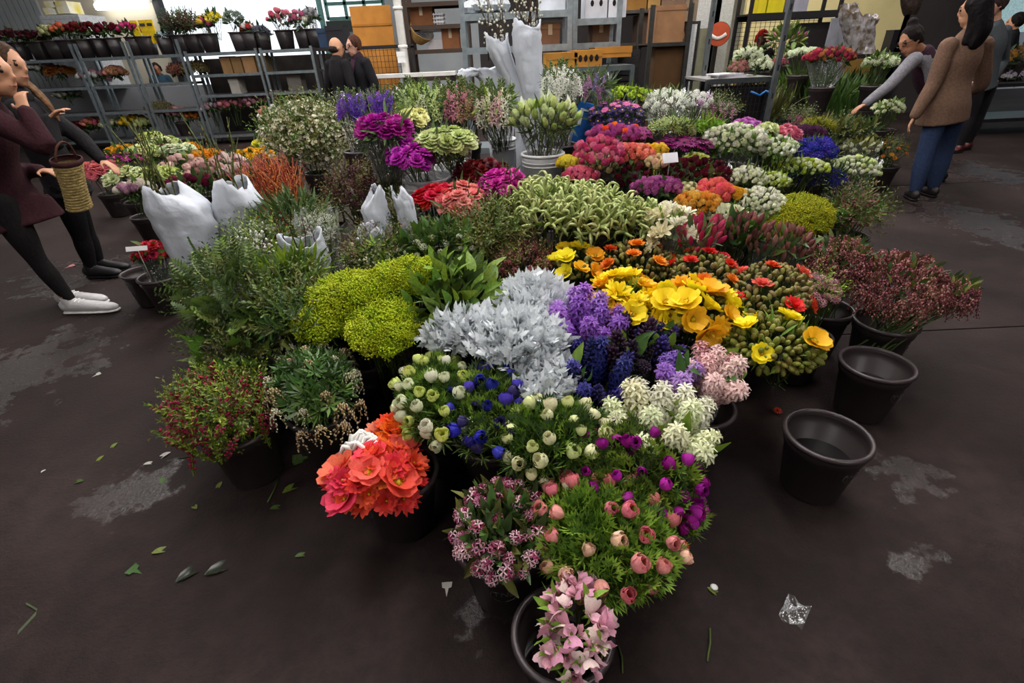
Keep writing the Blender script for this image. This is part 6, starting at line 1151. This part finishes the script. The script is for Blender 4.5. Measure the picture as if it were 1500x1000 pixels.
# ---- back left bush, red twigs
B('waxflower_bouquet', 'tall bush of tiny cream flowers', 'on olive stems at the back of the stall', 455, 205, 68, 52, .86, (), [('sprig', .2, 520, [lo, lg, leafm('7c7c3c', '55582a')], {'k0': .35, 'k1': 1}), ('speck', .036, 1500, petal('e2dcc0'), {'name': 'blossoms', 'k0': .72, 'k1': 1.08, 'under': .3}), ('narrow', .1, 400, [lo, ld], {'under': .5})], base=.2, bk='tall', hz=.95, cat='greenery')
B('heather_bouquet', 'dull pink heather', 'behind the standing paper cones', 530, 282, 50, 36, .74, [('heath', .18, 70, [(petal('8a5a64'), lo), (petal('7a4f5a'), lbr), (petal('9a7068'), lo)], {'sink': .7, 'tilt': .3})], [('sprig', .13, 160, [lo, lbr])], base=.2, hz=.8)
B('berry_bouquet', 'plum brown berry sprigs', 'below the wide white pail', 580, 330, 34, 20, .68, [('heath', .18, 40, [(petal('6a3a4a'), lbr), (petal('5a3040'), lo)], {'sink': .7, 'tilt': .3})], [('sprig', .13, 150, [lo, lbr, ld]), ('dots', .025, 60, petal('a03a4c'), {'name': 'berries', 'k1': 1.05})], base=.2, hz=.8)
B('red_twig_bouquet', 'bare orange red twigs', 'behind the white paper cones', 395, 268, 42, 36, .72, [('twig', .62, 90, [(mat('twig_red', '8c3420', .6, var=.25), mat('twig_bud', 'a8602c', .6)), (mat('twig_orange', 'a85020', .6, var=.2), mat('twig_bud', 'a8602c', .6))], {'sink': .85, 'up': .8, 'tilt': .22, 'dk': .2})], base=.05, bk='tall', hz=.6, nstem=4)
B('greenery_bouquet', 'spiky blue green leaves', 'before the red twigs', 430, 325, 38, 30, .68, (), [('narrow', .15, 200, [lfe, ld]), ('sprig', .12, 90, [lfe, lo])], base=.1, cat='greenery')
B('gypsophila_bouquet', 'cloud of tiny white specks in a clear sleeve', 'beside the small paper cone', 468, 338, 30, 30, .72, (), [('twiglet', .14, 120, [lo, lfe]), ('dots', .014, 260, petal('e8e8e0'), {'name': 'blossoms', 'k0': .6, 'k1': 1.03})], base=.2, wrap=.7, hz=.9)
B('carnation_bouquet', 'small bright red carnations in cellophane', 'beside the dark trousers', 222, 372, 24, 18, .42, [('carnation', .06, 26, car('b01a2c', 'c02434'))], [('leaf', .07, 60, [ld, lg], {'under': .8})], wrap=.5, hz=.9)
# ---- low display at the left, before the racks
Q = 'flower_bunch'; left = [
 (150, 252, 30, 12, 'salmon pink', 'carnation', ('d87a80', 'c8606c')), (190, 262, 34, 14, 'cream green', 'carnation', ('ccd49c', 'dbe0b4')), (182, 232, 26, 10, 'magenta', 'daisy', ('a82486', '941c78')), (212, 226, 24, 12, 'lime cream', 'carnation', ('c6d08a', 'd6dca0')),
 (178, 220, 20, 7, 'golden yellow', 'mum', ('e0a81e', 'd89820')), (238, 212, 26, 10, 'pale green', 'carnation', ('c2cf86', 'd8dcae')), (222, 202, 16, 7, 'light lime', 'carnation', ('c8d080',)), (262, 222, 24, 9, 'ivory', 'carnation', ('dfe2c4', 'cdd8b4')), (276, 218, 18, 8, 'amber yellow', 'mum', ('e6a81a', 'e0981c')),
 (243, 214, 12, 6, 'wine', 'daisy', ('7c1e48',)), (300, 228, 24, 7, 'orange gold', 'mum', ('e09a20',)), (232, 258, 26, 12, 'soft lime', 'carnation', ('c6cf86', 'bcc878')), (268, 246, 28, 14, 'dusty pink', 'rose', ('cfa8a4', 'd8b8b0')), (300, 252, 24, 12, 'blush pink', 'rose', ('dcb6b0', 'c89c98')),
 (280, 272, 34, 10, 'wine red', 'rose', ('5c1630', '6c1c38')), (370, 230, 32, 13, 'bright golden', 'mum', ('eaa81a', 'f0b828')), (385, 212, 14, 8, 'lemon', 'mum', ('d8d04a',)), (335, 240, 20, 10, 'pink and white', 'rose', ('d8a8b4', 'e4d0cc')), (352, 255, 26, 9, 'mixed pink', 'rose', ('c08090', 'd8c0bc')), (200, 280, 22, 10, 'mauve white', 'rose', ('b88ca0', 'd8ccc0')),
 (405, 172, 24, 14, 'white and coral', 'rose', ('d8d8cc', 'd88a80')), (440, 160, 24, 9, 'faint white', 'rose', ('d8dac8',))]
for x, y, a, b, cn, k, cs in left:
    B(Q, f'{cn} flowers', 'in the low display before the racks', x, y, a, b, .5 if y > 180 else .8, [(k, .13, 16, p3(cs) if k == 'daisy' else car(*cs) if k == 'carnation' else ros(*cs) if k == 'rose' else pm(*cs))], [('leaf', .12, 30, [lg, ld], {'under': .7})], hz=.5, nstem=6, group='low display before the racks')
# ---------------------------------------------------------------- white paper cones in the stall
gtw = (mat('green_twig', '56602c', .6, var=.2), mat('green_twig_bud', '7a6a3a', .6)); rtw = (mat('dark_twig', '3c2a24', .7), petal('a83048')); wtw = (mat('dark_twig', '3c2a24', .7), petal('e6e4d4'))
paperwrap('large white paper cone of green stems at the left', [(214, 262, 277), (214, 302, 300), (230, 318, 330), (246, 322, 358), (262, 318, 384), (275, 312, 402)], 3.0, 7, .13, tw='twig', tl=.5, tm=gtw)
paperwrap('white paper cone of green stems before the red twigs', [(316, 362, 268), (310, 386, 298), (318, 376, 318), (324, 368, 338), (330, 362, 352)], 3.15, 6, .12, tw='twig', tl=.5, tm=gtw)
paperwrap('square white paper cone with dark red buds', [(410, 470, 347), (412, 476, 362), (420, 482, 382), (428, 484, 402), (436, 474, 414)], 2.3, 4, .08, tw='twig', tl=.3, tm=rtw)
paperwrap('tall pointed white paper cone in the stall', [(546, 560, 278), (529, 566, 306), (538, 574, 326), (550, 578, 350), (556, 578, 364)], 2.6, 2, .07, tw='twig', tl=.2, tm=rtw)
paperwrap('narrow white paper cone beside the scarlet carnations', [(575, 588, 281), (577, 602, 292), (584, 610, 318), (594, 614, 346)], 2.6, 2, .06, tw='twig', tl=.15, tm=gtw)
paperwrap('low white paper cone of white blossom twigs', [(522, 562, 338), (524, 568, 350), (530, 562, 366), (534, 556, 374)], 2.45, 3, .07, tl=.18, tm=wtw)
# ---------------------------------------------------------------- empty buckets
def rimbucket(px, py, label, kind='black'):
    h = bucket_meshes(kind)[3]; p = P(px, py, h)[0]; return bucket(kind, (p[0], p[1], 0), label, .4)
rimbucket(1213, 636, 'empty black bucket nearest the camera at the right')
rimbucket(1285, 532, 'empty black bucket behind the nearest empty one')
for i, (x, y, lb_) in enumerate(((205, 398, 'empty black bucket beside the small red carnations'),)): rimbucket(x, y, lb_, 'small' if i == 0 else 'black')
# white knotted cord on the poppies
p = P(538, 652, .36)[0]; o = thing('cotton_cord', 'thick white cotton cord wound over the poppy stems', 'cord', (p[0], p[1], p[2] - .04)); cm = mat('cotton_cord', 'e4e2de', .9, .1, var=.08, hue=0)
for j in range(9):
    k = MB(); pts = []
    for t in np.linspace(0, 1, 12): pts.append((-.075 + .15 * t, -.05 + .0135 * j + .01 * math.sin(t * 9 + j), .05 + .035 * math.sin(t * 3.14) + .02 * math.sin(t * 17 + j * 2) - .004 * j))
    k.tube(pts, .0075, 7); obj('strand', k.mesh('strand', cm), o)
# cards and tags
def cardthing(label, px, py, z, w_, h, col, rz=0, tilt=.5):
    p = P(px, py, z)[0]; o = thing('price_card', label, 'card', (p[0], p[1], z - h / 2), rz); k = MB(); k.box((0, 0, 0), (w_, .003, h)); q = obj('card', k.mesh('card', plas(col), False), o, (0, 0, h / 2), (-tilt, 0, 0)); k = MB(); k.tube([(0, .01, -.25), (0, .005, 0)], .003, 5); obj('stick', k.mesh('stick', plas('8a8a80')), o)
cardthing('small white price card among the roses', 982, 231, .9, .1, .06, 'd6d6de', .2); cardthing('yellow price tag between the dark red roses', 963, 257, .78, .05, .09, 'c8b82a')
cardthing('white card on the small red carnations', 200, 364, .5, .13, .03, 'e0dede', .1)
# ---------------------------------------------------------------- litter on the wet floor
def litter(name, label, kind, px, py, s, m, rz=None, group='plant litter on the floor', cat='leaf', z=.004, flat=True):
    p = P(px, py, z)[0]; me = head(kind, m); o = obj(name, me, None, p, (R(90) if flat else 0, 0, random.random() * 6.28 if rz is None else rz), s); return tag(o, label, cat, group)
LM = (leafm('4a6a2c', '38531f'),); DM = (leafm('2c3526', '1f281c', .25),); YM = (leafm('7d8a34', '5f6f28'),); WM = (petal('cfcdc4'),)
litter('fallen_leaf', 'broad green leaf with a stalk on the floor before the pieris', 'ivy', 428, 676, .1, LM, 2.0); litter('fallen_leaf', 'slim green leaf on the floor below the heather bucket', 'leaf', 414, 722, .1, YM, 2.4)
litter('fallen_leaf', 'long dark glossy leaf lying on the bare floor', 'leaf', 300, 842, .13, DM, 2.2); litter('fallen_leaf', 'dark curled leaf beside the long glossy leaf', 'leaf', 258, 852, .12, DM, 2.5)
litter('fallen_leaf', 'small green leaf between the frond and the puddle', 'ivy', 190, 832, .06, LM, 1.2); litter('fallen_leaf', 'thin yellow green leaf near the frond tip', 'leaf', 222, 810, .07, YM, 2.0)
litter('fallen_leaf', 'tiny green leaf at the front of the floor', 'leaf', 432, 815, .05, LM, 1.9); litter('fallen_leaf', 'green leaf beside the white button on the floor', 'leaf', 1036, 860, .05, YM, .9)
k = MB(); 
fr = T['frond']; fm = bpy.data.meshes.new('fallen_frond'); fm.from_pydata(fr[0].tolist(), [], fr[1]); fm.materials.append(leafm('4a5a34', '38452a')); p = P(82, 882, .006)[0]; o = obj('fallen_frond', fm, None, p, (R(90), 0, -1.05), .42); tag(o, 'long trampled fern frond flat on the floor', 'frond')
for i, (x, y, s, w_) in enumerate(((152, 667, .05, 'beside the wet patch at the left'), (210, 680, .05, 'above the wet patch'), (122, 704, .06, 'left of the wet patch'), (288, 745, .05, 'below the wet patch'), (250, 662, .07, 'under the heather tips'), (235, 700, .06, 'inside the wet patch'), (325, 705, .05, 'beside the heather bucket'), (60, 692, .03, 'far left of the wet patch'), (395, 745, .06, 'before the heather bucket'), (172, 648, .05, 'near the left edge of the heather'))):
    litter('leaf_scrap', 'small pale leaf scrap ' + w_, 'leaf', x, y, s, (YM, WM, LM)[i % 3])
for x, y, w_ in ((655, 852, 'pale torn petal clump left of the nearest bucket'), (148, 546, 'white petal on the floor before the white sneakers')): litter('fallen_petal', w_, 'ivy', x, y, .05, WM, group=None, cat='petal')
litter('fallen_petal', 'pink fallen petals between the two women', 'ivy', 110, 388, .1, (petal('d08a8c'),), cat='petal', group=None); litter('fallen_blossom', 'small orange blossom fallen by the olive buds', 'mum', 1139, 602, .045, (petal('c8542a'), LM[0]), flat=False, cat='blossom', z=.02, group=None); litter('fallen_blossom', 'small orange red blossom beside the magenta anemones', 'mum', 1000, 800, .05, (petal('d8502a'), LM[0]), flat=False, cat='blossom', z=.02, group=None)
p = P(1046, 860, .004)[0]; k = MB(); k.lathe([(.001, 0), (.011, 0), (.012, .002), (.009, .004), (.001, .003)], 14); tag(obj('white_button', k.mesh('white_button', plas('dcdad8')), None, p), 'small white round button on the floor', 'button')
for x, y, s, lb_, sd in ((1164, 896, .045, 'crumpled scrap of clear plastic on the front floor', 1), (1408, 410, .05, 'white paper scrap under the spilling pieris', 2)):
    p = P(x, y, .012)[0]; k = MB(); g = [[((i - 2) * s * .5, (j - 2) * s * .36, .012 * math.sin(i * 2.1 + j * 1.7 * sd) + .012) for j in range(5)] for i in range(5)]; k.grid(g); tag(obj('plastic_scrap', k.mesh('plastic_scrap', cello() if sd == 1 else paper, False), None, p - np.array([0, 0, .012]), (0, 0, .8)), lb_, 'scrap')
for x0, y0, x1, y1, w_ in ((240, 640, 330, 735, 'cut green stem beside the heather bucket'), (905, 860, 880, 880, 'cut olive stem under the peach anemones'), (1128, 560, 1150, 572, 'short yellow stem by the empty buckets'), (905, 945, 912, 985, 'short grey stem right of the nearest bucket'), (1040, 920, 1036, 968, 'thin straw on the front floor')):
    if w_.startswith('cut green'): x0, y0, x1, y1 = 392, 735, 408, 700
    a, b = P(x0, y0, .004)[0], P(x1, y1, .004)[0]; k = MB(); d_ = b - a; k.tube([np.zeros(3), d_ * .5 + np.array([.006, .004, .002]), d_], .003, 5); tag(obj('cut_stem', k.mesh('cut_stem', stemg), None, a), w_, 'stem', 'cut stems on the floor')
